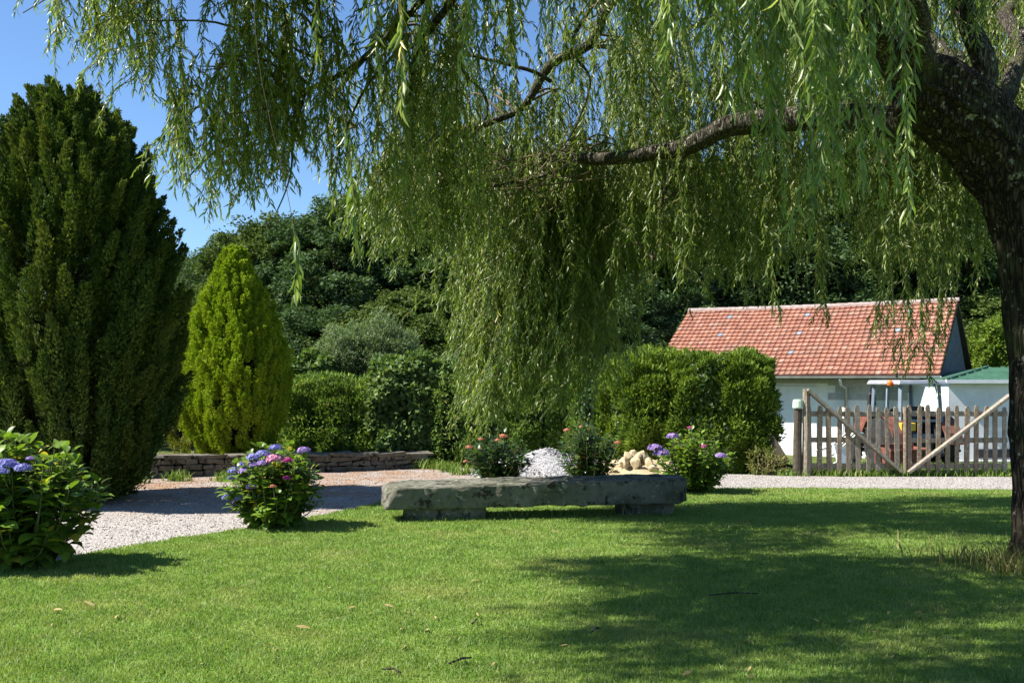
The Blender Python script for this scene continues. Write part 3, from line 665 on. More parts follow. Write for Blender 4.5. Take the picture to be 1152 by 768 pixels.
# field fence continuing right
# ------------------------------------------------------------------ stone bench
bn = thing('stone_bench', 'long mossy granite slab bench on two blocks at the lawn edge', 'bench')
import bmesh
from mathutils import noise as mn
def rock(name, poly, z0, z1, mat, parent, amp=.02, seg=.07, seed=0.0):
    """slab with irregular broken faces: extruded outline, finely cut, displaced"""
    bm = bmesh.new(); n = len(poly)
    vb = [bm.verts.new((p[0], p[1], z0)) for p in poly]; vt = [bm.verts.new((p[0]+(p[3] if len(p) > 3 else 0), p[1], z1+(p[2] if len(p) > 2 else 0))) for p in poly]
    bm.faces.new(vb[::-1]); bm.faces.new(vt)
    for i in range(n): bm.faces.new((vb[i], vb[(i+1) % n], vt[(i+1) % n], vt[i]))
    bmesh.ops.bevel(bm, geom=[e for e in bm.edges], offset=.016, segments=1, affect='EDGES')
    bmesh.ops.triangulate(bm, faces=bm.faces[:])
    for _ in range(7):
        es = [e for e in bm.edges if e.calc_length() > seg]
        if not es: break
        bmesh.ops.subdivide_edges(bm, edges=es, cuts=1); bmesh.ops.triangulate(bm, faces=[f for f in bm.faces if len(f.verts) > 3])
    bm.normal_update()
    for v in bm.verts:
        d = mn.fractal(v.co*5+Vector((seed,)*3), .75, 2.1, 6); d2 = mn.noise(v.co*1.5+Vector((seed,)*3))
        v.co += v.normal*(d*amp+d2*amp*.35)
    me = bpy.data.meshes.new(name); bm.to_mesh(me); bm.free(); me.materials.append(mat); me.polygons.foreach_set('use_smooth', [True]*len(me.polygons))
    o = bpy.data.objects.new(name, me); C.objects.link(o); o.parent = parent; return o
# slab outline in plan; right end further away
rock('slab', [(-1.43,11.18,-.03,.13),(1.98,11.72,.02,.02),(2.10,11.95,.02,0),(2.08,12.45,.01,0),(.3,12.2,0,0),(-1.34,11.96,-.02,.0),(-1.52,11.6,-.03,.0)], .150, .425, M['bench'], bn, .017, .038, 1.3)
rock('support', [(-1.25,11.30),(-.30,11.46),(-.35,11.85),(-1.2,11.80)], -.03, .16, M['bench'], bn, .014, .07, 4)
rock('support', [(1.25,11.80),(1.93,11.88),(1.9,12.2),(1.25,12.1)], -.03, .175, M['bench'], bn, .014, .07, 9)

# gravel heap, rubble heap
def heap(name, cx, cy, rx, ry, h, mat, label, cat, lump=.02, fr=6, kind=None):
    N_ = 44; g = np.linspace(-1, 1, N_); X_, Y_ = np.meshgrid(g, g); r = np.hypot(X_, Y_); z = h*np.clip(1-r, 0, 1)**.85
    V = []
    for x, y, zz in zip(X_.ravel(), Y_.ravel(), z.ravel()):
        q = Vector((x*rx*fr, y*ry*fr, cx)); k = mn.fractal(q, 1, 2, 4)*lump + abs(mn.noise(q*.6))*lump*2
        V.append((cx+x*rx, cy+y*ry, zz+(k*min(1, zz*6)) - (.02 if zz <= 0 else 0)))
    i = np.arange(N_*N_).reshape(N_, N_); f = np.stack([i[:-1,:-1], i[:-1,1:], i[1:,1:], i[1:,:-1]], -1).reshape(-1, 4)
    return tag(mesh_np(name, V, f, mat, smooth=False), label, cat, kind=kind)
hc = G(612, 535); heap('gravel_heap', .62, 17.0, 1.35, .95, .44, M['heap'], 'pale grey gravel heap between the two leafy bushes behind the bench', 'heap', .05, 3)
heap('sand_heap', 2.10, 16.9, 1.05, .8, .30, M['sand'], 'yellow heap of sandy rubble beside the purple hydrangea', 'heap', .04, 9)
import itertools
def boulder(name, loc, sz, mat, seed):
    """broken angular stone: icosphere cut by a few random planes"""
    rg_ = random.Random(seed); bm = bmesh.new(); bmesh.ops.create_icosphere(bm, subdivisions=2, radius=1)
    for k in range(9):
        n_ = Vector((rg_.gauss(0,1), rg_.gauss(0,1), rg_.gauss(0,1))).normalized(); d_ = rg_.uniform(.55, .85)
        for v in bm.verts:
            e_ = v.co.dot(n_)-d_
            if e_ > 0: v.co -= n_*e_
    for v in bm.verts: v.co = Vector((v.co.x*sz[0], v.co.y*sz[1], v.co.z*sz[2]))
    me = bpy.data.meshes.new(name); bm.to_mesh(me); bm.free(); me.materials.append(mat); o = bpy.data.objects.new(name, me); C.objects.link(o); o.location = loc; o.rotation_euler = (rg_.uniform(0,6), rg_.uniform(0,6), rg_.uniform(0,6)); return o
for k in range(44):
    u_, v_ = random.gauss(0, .42), random.gauss(0, .42); rr_ = math.hypot(u_, v_)
    if rr_ > 1.05: u_ /= rr_; v_ /= rr_; rr_ = 1
    s_ = random.uniform(.045, .125)*(1.15-.4*rr_)
    o = boulder('rubble_stone', (2.05+u_*.95, 16.72+v_*.6, .34*max(0, 1-rr_)**.85+s_*.3), [s_*random.uniform(.8,1.3), s_, s_*random.uniform(.6,1)], M['sand'], k+5)
    tag(o, 'rough yellow lump of rubble lying on the sandy heap', 'stone', 'yellow stones on the sandy heap')
# stray stones round the foot of the gravel heap
n = 1500; a_ = rng.uniform(0, 6.28, n); q_ = rng.uniform(0, 1.1, n)**.6; hx_ = .62+np.cos(a_)*q_*1.35; hy_ = 17.0+np.sin(a_)*q_*.95; hz_ = .44*np.clip(1-q_, 0, 1)**.85+.02
sc = rng.uniform(.010, .026, n); v = oc[None]*sc[:, None, None]*rng.uniform(.7, 1.3, (n, 6, 1)); V = (v+np.stack([hx_, hy_, hz_], -1)[:, None, :]).reshape(-1, 3)
tag(mesh_np('heap_stones', V, (of[None]+(np.arange(n)*6)[:, None, None]).reshape(-1, 3), M['heap']), 'loose grey stones covering the gravel heap', 'gravel', kind='stuff')

# ================================================================== VEGETATION
def sphere_leaf_crown(clumps, per, r_leaf, tmpl, up=.35):
    """clumps: list of (centre, radius); leaves in the outer shell of each clump"""
    P_ = []; D_ = []; N_ = []; T_ = []
    for c, r in clumps:
        ns_ = 9; sc_ = unit(ns_)*r*rng.uniform(.55, 1.05, (ns_, 1)); sr_ = r*rng.uniform(.25, .5, ns_); j_ = rng.integers(0, ns_, per)
        u = unit(per); p = np.asarray(c)+sc_[j_]*np.array([1,1,.8])+u*(sr_[j_]*rng.uniform(.2, 1.15, per)**.6)[:, None]*np.array([1,1,.7])
        d = u*.6+unit(per)*.8+np.array([0,0,-.25]); n_ = u*.5+unit(per)*.6+np.array([0,0,up])
        P_.append(p); D_.append(d); N_.append(n_); T_.append(np.clip(rng.normal(rng.uniform(.3, .7), .2, per), 0, 1))
    return np.concatenate(P_), np.concatenate(D_), np.concatenate(N_), np.concatenate(T_)

# ---- broadleaf woodland trees: three prototypes
def wood_tree(seed, H, rw, mat, nclump, per, leaf):
    random.seed(seed)
    t = thing('broadleaf_tree', 'x', 'tree', group='trees of the wood behind the garden')
    mb = MB(); top = Vector((random.uniform(-.3,.3), random.uniform(-.3,.3), H*.72)); pts = [Vector((0,0,-.5)), Vector((.1,0,H*.2)), Vector((-.1,.1,H*.45)), top]; mb.tube(pts, [.32,.24,.17,.07], 8)
    clumps = []
    for k in range(nclump):
        th = random.uniform(0, 2*math.pi); zz = random.random()**.8; z = H*(.14+.80*zz); prof = math.sin(math.pi*min(1, .12+.86*zz)**.85)**.7
        rr = rw*prof*random.uniform(.45, 1.0); c = Vector((math.cos(th)*rr, math.sin(th)*rr, z)); clumps.append((c, random.uniform(.6, 1.35)*H/11))
        if k % 3 == 0:
            s0 = pts[1].lerp(top, min(1, max(0, z/H-.2))); mid = (s0+c)/2+Vector((0,0,-.2)); mb.tube([s0, mid, c], [.09,.05,.02], 5)
    clumps.append((Vector((0,0,H*.92)), .9*H/11))
    mb.build('trunk', M['trunk2'], t)
    p, d, n_, tn = sphere_leaf_crown(clumps, per, leaf, T_DIAMOND)
    leaf_obj('crown', p, d, n_, rng.uniform(.7, 1.2, len(p))*leaf, rng.uniform(.7, 1.1, len(p))*leaf*.62, T_DIAMOND, mat, t, tn)
    return t
protos = [wood_tree(1, 11, 4.2, M['wood_leaf'], 95, 800, .17), wood_tree(2, 12, 3.8, M['wood_leaf'], 100, 800, .16), wood_tree(3, 10, 4.4, M['wood_leaf2'], 95, 800, .17)]
used = [False]*3
def put_tree(px, top_y, Y, pi, rz, label, wide=1.0):
    o = protos[pi]
    if used[pi]: o = copy_tree(o)
    used[pi] = True
    X = (px-576)/F*Y; z0 = float(terrain(X, Y))-.1; H0 = (11, 12, 10)[pi]; ztop = EYE+(HOR-top_y)/F*Y; s = (ztop-z0)/(H0*.99)
    o.location = (X, Y, z0); o.rotation_euler = (0, 0, rz); o.scale = (s*wide, s*wide, s); o['label'] = label; return o
LB = 'dense dark green woodland tree '
row = [(150, 300, 44, 0, 'showing between the big dark conifer and the golden one'), (232, 284, 46, 1, 'rising above the golden conifer'), (305, 250, 40, 2, 'just right of the golden conifer tip'),
       (378, 226, 38, 0, 'rising above the grey-green shrub'), (455, 205, 42, 1, 'left of the hanging willow curtain'), (540, 215, 37, 0, 'behind the left edge of the willow curtain'),
       (625, 190, 42, 2, 'behind the middle of the willow curtain'), (700, 205, 38, 1, 'behind the right edge of the willow curtain'), (785, 190, 42, 0, 'behind the left end of the tiled roof'),
       (860, 185, 40, 1, 'behind the left half of the tiled roof'), (940, 200, 43, 2, 'behind the middle of the tiled roof'), (1020, 180, 40, 0, 'behind the right half of the tiled roof'),
       (1105, 190, 42, 1, 'behind the green-roofed shed'), (1190, 180, 40, 0, 'at the far right behind the willow trunk'), (60, 270, 44, 1, 'hidden mostly by the big dark conifer'), (-60, 250, 44, 2, 'at the far left behind the big conifer')]
for i, (px, ty, Y, pi, lb) in enumerate(row): put_tree(px, ty, Y, pi, i*1.7, LB+lb, 1.25)
back = [(100,290,58),(200,285,60),(270,268,56),(345,250,57),(420,225,58),(500,205,57),(580,190,58),(665,185,57),(740,180,58),(825,180,57),(900,180,58),(980,175,57),(1060,170,58),(1150,170,57),(1240,170,58)]
for i, (px, ty, Y) in enumerate(back): put_tree(px, ty, Y, i % 3, i*2.3+.5, 'far woodland tree filling a gap behind the front row', 1.3)
# low undergrowth trees closing the bottom of the wood
under = [(360, 345, 33, 0, 'above the left hedge'), (470, 330, 32, 2, 'behind the shrubs left of the willow curtain'), (560, 340, 33, 1, 'low behind the willow curtain'), (650, 335, 32, 0, 'low at the right of the willow curtain'), (735, 340, 36, 1, 'touching the left end of the tiled roof'), (1120, 330, 36, 2, 'low beside the shed roof'), (200, 350, 31, 0, 'between the two conifers'), (270, 330, 34, 1, 'behind the golden conifer')]
for i, (px, ty, Y, pi, lb) in enumerate(under): put_tree(px, ty, Y, pi, i*1.1+.3, 'smaller dark tree of the wood edge, '+lb, 1.7)

# ---- conifers made of upright plumes
def conifer(name, label, loc, H, prof, nplume, per, plen, mat, leaf=(.05,.02), spread=.3, upness=.75, dv=.20, seed=1):
    random.seed(seed); rg = np.random.default_rng(seed)
    t = thing(name, label, 'conifer', loc)
    mb = MB(); mb.tube([(0,0,-.1),(0,0,H*.5),(0,0,H*.9)], [H*.022,H*.014,.01], 8)
    zs, rs = zip(*prof); Pp = []; Dd = []; Nn = []; Tt = []; Ll = []
    for k in range(nplume):
        th = rg.uniform(0, 2*np.pi); fz = rg.uniform(0, 1)**.85; z = fz*H*.96
        R0 = np.interp(z/H, zs, rs); R0 *= 1+.10*math.sin(th*3+seed)+.07*math.sin(th*7+z*2.2)
        dep = 1.06-abs(rg.normal(0, dv)); rr = max(.0, R0*dep)
        o3 = np.array([math.cos(th), math.sin(th), 0]); L = plen*rg.uniform(.6, 1.25)*(.75+.25*min(1, R0/.8))
        ax = o3*(1-upness)*rg.uniform(.6,1.5)+np.array([0,0,upness])+rg.normal(0, .10, 3); ax /= np.linalg.norm(ax)
        base = o3*rr+np.array([0,0,z])-ax*L*.55
        m = per; s = rg.uniform(0, 1, m)**.8
        pr = spread*L*np.clip(np.sin(np.pi*np.clip(.22+.78*s, 0, 1)), 0, 1)**.75+.008
        a = rg.uniform(0, 2*np.pi, m); e1 = np.cross(ax, [0.3,.9,.1]); e1 /= np.linalg.norm(e1); e2 = np.cross(ax, e1)
        q = rg.uniform(.3, 1, m)**.5
        rad = e1[None]*np.cos(a)[:, None]+e2[None]*np.sin(a)[:, None]
        p = base+ax*(s*L)[:, None]+rad*(pr*q)[:, None]
        d = ax[None]*1.0+rad*.45+rg.normal(0, .25, (m, 3)); nrm = rad+rg.normal(0, .5, (m, 3))
        Pp.append(p); Dd.append(d); Nn.append(nrm); Tt.append(np.clip(rg.normal(rg.uniform(.25,.75), .14, m), 0, 1)); Ll.append(leaf[0]*rg.uniform(.7, 1.3, m))
        if k % 6 == 0: mb.tube([(0,0,max(.1, z-.5*R0-.3)), tuple(base)], [.02,.01], 4)
    mb.build('trunk', M['trunk2'], t)
    Pp, Dd, Nn, Tt, Ll = map(np.concatenate, (Pp, Dd, Nn, Tt, Ll))
    low = Pp[:, 2] < .03; Pp[low, 2] = .05
    leaf_obj('crown', Pp, Dd, Nn, Ll, Ll*leaf[1]/leaf[0], T_DIAMOND, mat, t, Tt)
    return t
cY = 13.3; cX = (78-576)/F*cY
conifer('conifer_tree', 'large dark green conifer with upright feathery tips at the left', (cX, cY, .0), 5.45,
        [(0, .60), (.08, .95), (.2, 1.22), (.42, 1.38), (.62, 1.24), (.76, .98), (.86, .70), (.93, .42), (1, .03)], 1050, 480, .80, M['cypress'], (.052,.024), .115, .70, dv=.17, seed=11)
conifer('golden_conifer', 'cone-shaped bright golden-green conifer behind the low wall', ((264-576)/F*18.2, 18.2, .24), 3.85,
        [(0, .36), (.06, .66), (.2, .90), (.38, .93), (.55, .78), (.70, .56), (.84, .30), (1, .02)], 1200, 270, .40, M['golden'], (.040,.024), .17, .76, dv=.10, seed=5)
conifer('yellow_conifer', 'small yellow-tipped conifer half hidden behind the golden one', ((222-576)/F*20.2, 20.2, .0), 3.0,
        [(0, .5), (.3, .62), (.6, .5), (.85, .25), (1, .03)], 200, 160, .5, M['golden2'], (.05,.024), .15, .6, seed=8)

# ---- hedges and shrubs
def bush_mass(name, label, cat, boxes, dens, leaf, mat, tmpl=T_DIAMOND, wr=.55, stems=True, up=.3, drp=0., group=None, rough_=.12, sq_=.65):
    """boxes: ellipsoidal-boxy lumps (cx,cy,z0,rx,ry,h)"""
    t = thing(name, label, cat, group=group); P_ = []; D_ = []; N_ = []; T_ = []; mb = MB()
    for (cx, cy, z0, rx, ry, h) in boxes:
        area = 2*math.pi*((rx*ry+rx*h+ry*h)/3); n = int(area*dens); u = unit(n); 
        sq = np.sign(u)*np.abs(u)**sq_; rad = 1-np.abs(rng.normal(0, .18, n))
        lump = 1+rough_*(np.sin(u[:, 0]*7+cx*3)*np.sin(u[:, 2]*8+cy)+.6*np.sin(u[:, 1]*13+u[:, 2]*11+cx))
        p = np.stack([cx+sq[:, 0]*rx*rad*lump, cy+sq[:, 1]*ry*rad*lump, z0+h/2+sq[:, 2]*h/2*rad*lump], -1)
        p[:, 2] = np.maximum(p[:, 2], z0+.02)
        # clumpy tint so light and dark tufts show
        g = .5+.5*np.sin(p[:, 0]*5+np.sin(p[:, 2]*6)*2)*np.sin(p[:, 2]*5+p[:, 1]*4)
        P_.append(p); D_.append(u*.5+unit(n)*.7+np.array([0,0,.2-drp])); N_.append(u*.7+unit(n)*.6+np.array([0,0,up])); T_.append(np.clip(rng.normal(.2+.5*g, .18), 0, 1))
        if stems:
            for k in range(5):
                a = random.uniform(0, 6.28); mb.tube([(cx+math.cos(a)*.12, cy+math.sin(a)*.12, z0-.05), (cx+math.cos(a)*rx*.4, cy+math.sin(a)*ry*.4, z0+h*.5), (cx+math.cos(a)*rx*.6, cy+math.sin(a)*ry*.6, z0+h*.8)], [.025,.015,.006], 5)
    P_, D_, N_, T_ = map(np.concatenate, (P_, D_, N_, T_))
    if stems: mb.build('stem', M['trunk2'], t)
    leaf_obj('foliage', P_, D_, N_, rng.uniform(.7, 1.25, len(P_))*leaf, rng.uniform(.7, 1.2, len(P_))*leaf*wr, tmpl, mat, t, T_)
    return t
def bx_(px0, px1, ytop, Y, ry, ybot=None, z0=None):
    X0, X1 = (px0-576)/F*Y, (px1-576)/F*Y; zb = float(terrain(0, Y)) if z0 is None else z0; zt_ = EYE+(HOR-ytop)/F*Y
    return ((X0+X1)/2, Y, zb, (X1-X0)/2, ry, zt_-zb)
bush_mass('hedge', 'clipped mid-green hedge between the golden conifer and the shrubs', 'hedge', [bx_(315, 400, 424, 20.2, .6), bx_(355, 445, 426, 20.1, .6), bx_(405, 500, 424, 20.2, .6), bx_(460, 540, 422, 20.4, .5)], 5200, .10, M['hedge'], T_DIAMOND, .30, drp=-.5, rough_=.11, sq_=.62)
bush_mass('broadleaf_shrub', 'bright green elder-like shrub leaning over the left hedge', 'shrub', [bx_(415, 500, 402, 20.0, .7), bx_(470, 545, 410, 20.2, .7), bx_(330, 385, 400, 21.3, .6)], 2300, .12, M['elder'], T_OVATE, .6)
bush_mass('grey_shrub', 'rounded grey-green shrub rising behind the left hedge', 'shrub', [bx_(352, 470, 364, 22.0, 1.0), bx_(385, 445, 358, 22.2, .7), bx_(455, 530, 398, 21.8, .8)], 3400, .085, M['greyleaf'], T_DIAMOND, .3)
bush_mass('thin_shrub', 'thin ragged bush at the right end of the left hedge', 'shrub', [bx_(485, 530, 425, 19.5, .35)], 1200, .07, M['hedge'], T_DIAMOND, .35)
bush_mass('hedge', 'dense hedge standing behind the willow curtain and gravel heap', 'hedge', [bx_(515, 590, 425, 20.0, .55), bx_(570, 650, 412, 19.8, .55), bx_(635, 700, 404, 19.5, .55)], 5000, .10, M['hedge'], T_DIAMOND, .30, drp=-.5, rough_=.11, sq_=.62)
bush_mass('hedge', 'tall hedge with bright tips ending beside the outbuilding', 'hedge', [bx_(668, 745, 402, 18.9, .6), bx_(725, 800, 404, 18.5, .65), bx_(745, 868, 397, 18.1, .8), bx_(690, 800, 400, 18.3, .75), bx_(800, 868, 400, 17.8, .6)], 6600, .10, M['hedge2'], T_DIAMOND, .30, up=.5, drp=-.5, rough_=.11, sq_=.62)
bush_mass('ivy', 'glossy dark ivy climbing over the right hedge', 'ivy', [bx_(690, 760, 412, 18.25, .35), bx_(775, 835, 400, 17.65, .4), bx_(650, 700, 425, 18.9, .35)], 650, .07, M['ivy'], T_OVATE, .85)
bush_mass('bright_shrub', 'bright yellow-green shrub between the shed roof and the willow trunk', 'shrub', [bx_(1092, 1140, 362, 30.5, .8), bx_(1120, 1180, 350, 31, 1)], 1300, .13, M['hedge2'], up=.5)
bush_mass('dead_branches', 'pile of brown dead branches at the foot of the right hedge', 'brushwood', [bx_(842, 872, 504, 17.0, .2), bx_(858, 886, 512, 16.9, .15)], 1100, .08, M['dryblade'], T_DIAMOND, .2)
mb = MB(); a_ = P(862, 490, 17.3); mb.beam(P(882, 522, 17.1), a_, .22, .05, up=(0,1,0)); tag(mb.build('plank', M['wood_dark'], bevel=.01), 'dark old board leaning on the end of the right hedge', 'board')
mb = MB(); mb.tube([G(838, 526), G(868, 527)+np.array([0,0,.06]), G(896, 531)], [.10,.12,.09], 9, rough=.12); tag(mb.build('log', M['trunk2']), 'dark log lying on the ground left of the gate post', 'log')

# ---- hydrangeas
def hydrangea(label, loc, rx, h, nstem, nl, leafsz, mat, heads, seed, ry=None):
    random.seed(seed); rg = np.random.default_rng(seed); ry = ry or rx*.85
    t = thing('hydrangea', label, 'hydrangea', loc, group='hydrangeas round the lawn'); mb = MB(); Pp = []; Dd = []; Nn = []; Ls = []; tops = []
    for k in range(nstem):
        th = rg.uniform(0, 2*np.pi); q = rg.uniform(0, 1)**.5; tx, ty = math.cos(th)*q*rx, math.sin(th)*q*ry; tz_ = h*(1-.42*q**2.4)*rg.uniform(.82, 1.0)
        if rg.uniform() < .25: tz_ *= rg.uniform(.4, .8)
        b0 = np.array([tx*.18, ty*.18, 0.]); b1 = np.array([tx*.75, ty*.75, tz_*.5]); b2 = np.array([tx, ty, tz_]); mb.tube([b0, b1, b2], [.009,.007,.004], 5, cap=False)
        az = rg.uniform(0, 3.14)
        for s in np.arange(.22, 1.001, .078):
            p = b0*(1-s)**2+2*b1*s*(1-s)+b2*s*s; az += 1.57
            for sg in (0, math.pi):
                a = az+sg+rg.normal(0, .3); el = .25+.5*(s > .93)+rg.normal(0, .22)-.5*(s < .5)
                d = np.array([math.cos(a)*math.cos(el), math.sin(a)*math.cos(el), math.sin(el)]); nn_ = np.array([-math.cos(a)*math.sin(el)*.9, -math.sin(a)*math.sin(el)*.9, math.cos(el)])+rg.normal(0, .2, 3)
                Pp.append(p+d*.02); Dd.append(d); Nn.append(nn_); Ls.append(leafsz*rg.uniform(.65, 1.15)*(1 if s < .9 else .7))
        tops.append(b2)
    mb.build('stem', M['stem'], t)
    Pp, Dd, Nn, Ls = map(np.array, (Pp, Dd, Nn, Ls)); Pp[:, 2] = np.maximum(Pp[:, 2], .05)
    tn = np.clip(rg.normal(.5, .25, len(Pp)), 0, 1)
    leaf_obj('foliage', Pp, Dd, Nn, Ls, Ls*.70, T_OVATE, mat, t, tn)
    for (hp, r, colr) in heads:      # hp in world coords
        c = np.array(hp)-np.array(loc); m = 150; u = rg.normal(size=(m, 3)); u /= np.linalg.norm(u, axis=1, keepdims=True); u[:, 2] = np.abs(u[:, 2])*.9-.15*rg.uniform(0, 1, m)
        pos = c+u*np.array([r, r*.9, r*.66])*rg.uniform(.8, 1.22, (m, 1)); a = rg.uniform(0, 6.28, m); e1 = np.cross(u, [.1,.2,.97]); e1 /= np.linalg.norm(e1, axis=1, keepdims=True); e2 = np.cross(u, e1)
        V_ = []; 
        PP = []; DD = []; NN = []
        for j in range(4):     # four petals per floret
            an = a+j*math.pi/2; d = e1*np.cos(an)[:, None]+e2*np.sin(an)[:, None]; PP.append(pos); DD.append(d+u*.25); NN.append(u)
        PP, DD, NN = map(np.concatenate, (PP, DD, NN)); tt = np.tile(np.clip(rg.normal(.55, .28, m), 0, 1), 4)
        fh = leaf_obj('flower_head', PP, DD, NN, r*.27, r*.27, T_DIAMOND, M['fl_'+colr], t, tt)
        mb = MB(); near = tops[int(np.argmin([np.linalg.norm(tp-c) for tp in tops]))]; mb.tube([tuple(near*.6+c*.4-np.array([0,0,.12])), tuple(c)], [.005,.004], 5); mb.tube([tuple(c), tuple(c+np.array([0,0,r*.35]))], [r*.55, r*.3], 8); mb.build('flower_stalk', M['stem'], fh)
    return t
l1 = (-4.22, 8.55, 0.)
hydrangea('big leafy hydrangea with a few blue flower heads at the left edge of the lawn', l1, .66, 1.17, 80, 0, .165, M['hyd'],
          [(P(8,523,8.1), .075, 'blue'), (P(25,527,8.05), .06, 'blue'), (P(-16,520,8.1), .07, 'blue'), (P(2,531,8.0), .05, 'blue'), (P(34,516,8.15), .03, 'purple')], 21)
l2 = (-2.60, 10.85, 0.)
hh = [(265,530,.070,'blue'),(263,538,.06,'blue'),(276,530,.065,'purple'),(276,522,.055,'blue'),(285,515,.065,'blue'),(286,523,.065,'purple'),(296,511,.065,'blue'),(297,521,.06,'purple'),(310,517,.085,'pink'),(323,518,.05,'magenta'),(310,504,.06,'blue'),(342,507,.065,'purple'),(256,560,.055,'blue'),(283,548,.05,'purple'),(323,538,.04,'magenta'),(307,547,.03,'dusky'),(264,565,.025,'purple')]
hydrangea('round hydrangea crowned with blue, purple and pink flower heads, left of the bench', l2, .54, .90, 90, 0, .13, M['hyd'],
          [(P(x, y, 10.35+.012*abs(x-305)), r, c) for x, y, r, c in hh], 22)
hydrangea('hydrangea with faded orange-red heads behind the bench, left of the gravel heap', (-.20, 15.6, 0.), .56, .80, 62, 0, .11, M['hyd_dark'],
          [(P(x, y, 15.15), r, c) for x, y, r, c in ((528,503,.05,'dusky'),(541,494,.04,'dusky'),(566,491,.06,'dusky'),(560,495,.04,'dusky'),(524,519,.035,'dusky'))], 23)
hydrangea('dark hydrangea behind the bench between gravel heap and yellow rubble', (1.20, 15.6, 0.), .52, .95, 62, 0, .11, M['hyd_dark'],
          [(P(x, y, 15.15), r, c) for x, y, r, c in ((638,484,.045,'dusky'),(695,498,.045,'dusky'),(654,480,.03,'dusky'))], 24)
hydrangea('hydrangea with purple flower heads beyond the right end of the bench', (2.62, 14.3, 0.), .54, .92, 70, 0, .115, M['hyd'],
          [(P(x, y, 13.85), r, c) for x, y, r, c in ((737,504,.085,'purple'),(744,510,.10,'purple'),(757,491,.075,'purple'),(811,513,.07,'purple'),(792,502,.035,'magenta'),(776,481,.03,'magenta'))], 25)

# ================================================================== WILLOW
wl = thing('willow_tree', 'old weeping willow with a thick leaning trunk at the right and hanging curtains of leaves', 'tree', (0,0,0))
random.seed(5); rng = np.random.default_rng(5)
def smooth_poly(pts, n=8):
    pts = [np.array(p, float) for p in pts]; out = []
    q = [2*pts[0]-pts[1]]+pts+[2*pts[-1]-pts[-2]]
    for i in range(1, len(q)-2):
        for t in np.linspace(0, 1, n, endpoint=False):
            out.append(.5*((2*q[i])+(-q[i-1]+q[i+1])*t+(2*q[i-1]-5*q[i]+4*q[i+1]-q[i+2])*t*t+(-q[i-1]+3*q[i]-3*q[i+1]+q[i+2])*t**3))
    out.append(pts[-1]); return out
def limb(name, pts, r0, r1, mat, sides=12, power=1.0, wob=.0, amp=.0):
    sp = smooth_poly(pts); N_ = len(sp); rad = [r0+(r1-r0)*(i/(N_-1))**power for i in range(N_)]
    if wob: sp = [p+np.array([mn.noise(Vector(p*1.7)), mn.noise(Vector(p*1.7+9)), mn.noise(Vector(p*1.7+20))])*wob*min(1, i/4) for i, p in enumerate(sp)]
    mb = MB(); mb.tube(sp, rad, sides, rough=0)
    if amp:
        vs = []
        for i, v in enumerate(mb.v):
            c = Vector(sp[min(i//sides, N_-1)]); d = Vector(v)-c; L = d.length+1e-6; a = (i % sides)/sides*6.283
            k = mn.fractal(Vector(v)*3.0, 1, 2, 4)*amp+mn.noise(Vector((math.cos(a)*2.2, math.sin(a)*2.2, v[2]*.8)))*amp*1.6
            vs.append(tuple(c+d*(1+k/L*L*1.0)))
        mb.v = vs
    mb.build(name, mat, wl, smooth=True); return sp, rad
# trunk
tp = [P(1172,668,8.45), P(1176,610,8.45), P(1176,520,8.45), P(1170,400,8.45), P(1164,300,8.45), P(1146,215,8.45), P(1105,150,8.4), P(1055,108,8.3), P(1020,92,8.25)]
sp = smooth_poly(tp, 10); N_ = len(sp)
rad = list(np.interp(np.linspace(0, 1, N_), [0,.06,.14,.35,.55,.68,.80,.9,1], [.44,.31,.26,.25,.27,.32,.33,.30,.23]))
mb = MB(); SD = 96; mb.tube(sp, rad, SD); vs = []
for i, v in enumerate(mb.v):
    c = Vector(sp[min(i//SD, N_-1)]); d = Vector(v)-c; a = (i % SD)/SD*6.283
    k = mn.fractal(Vector(v)*2.6, 1, 2, 5)*.10+(abs(mn.noise(Vector((math.cos(a)*6, math.sin(a)*6, v[2]*.9))))-.2)*.22
    vs.append(tuple(c+d*(1+k)))
mb.v = vs; mb.build('trunk', M['bark'], wl, smooth=True)
limbs = []
def LB_(pts, r0, r1, **k): s = limb('limb', pts, r0, r1, M['limb'], **k); limbs.append(s); return s
LB_([P(1060,120,8.3), P(1000,135,8.5), P(940,132,8.8), P(880,130,9.1), P(830,136,9.4), P(795,150,9.6), P(765,168,9.8), P(730,173,10), P(690,174,10.2), P(640,176,10.6), P(590,186,11), P(535,188,11.5), P(495,200,11.9)], .14, .025, wob=.10, amp=.12)
LB_([P(1030,100,8.25), P(930,20,8.7), P(820,-30,9.2), P(720,-20,9.6), P(640,60,9.9), P(590,108,10), P(540,132,10), P(470,172,10), P(430,195,10)], .085, .012, wob=.15, amp=.12)
LB_([P(1090,140,8.4), P(1085,60,8.4), P(1070,-60,8.3), P(1000,-250,8.0), P(900,-380,7.8)], .11, .05, wob=.2, amp=.12)
LB_([P(1030,95,8.2), P(960,10,8.0), P(850,-110,7.9), P(680,-190,7.9), P(480,-190,8.0), P(300,-120,8.2), P(180,-40,8.4)], .12, .02, wob=.2, amp=.1)
LB_([P(1040,90,8.3), P(950,-40,8.8), P(800,-140,9.6), P(620,-120,10.4), P(500,-50,10.8), P(430,40,11), P(370,110,11.2)], .11, .02, wob=.2, amp=.1)
LB_([P(1050,90,8.2), P(1010,-60,7.2), P(960,-220,6.0), P(880,-340,4.9), P(760,-380,4.3), P(560,-330,4.2)], .11, .02, wob=.15, amp=.1)
LB_([P(1100,150,8.5), P(1060,60,9.6), P(960,0,11.0), P(840,10,12.2), P(740,60,12.8)], .11, .02, wob=.2, amp=.1)
LB_([P(1150,160,8.5), P(1230,20,8.8), P(1300,-150,9.2), P(1400,-200,9.6)], .12, .03, wob=.2, amp=.1)
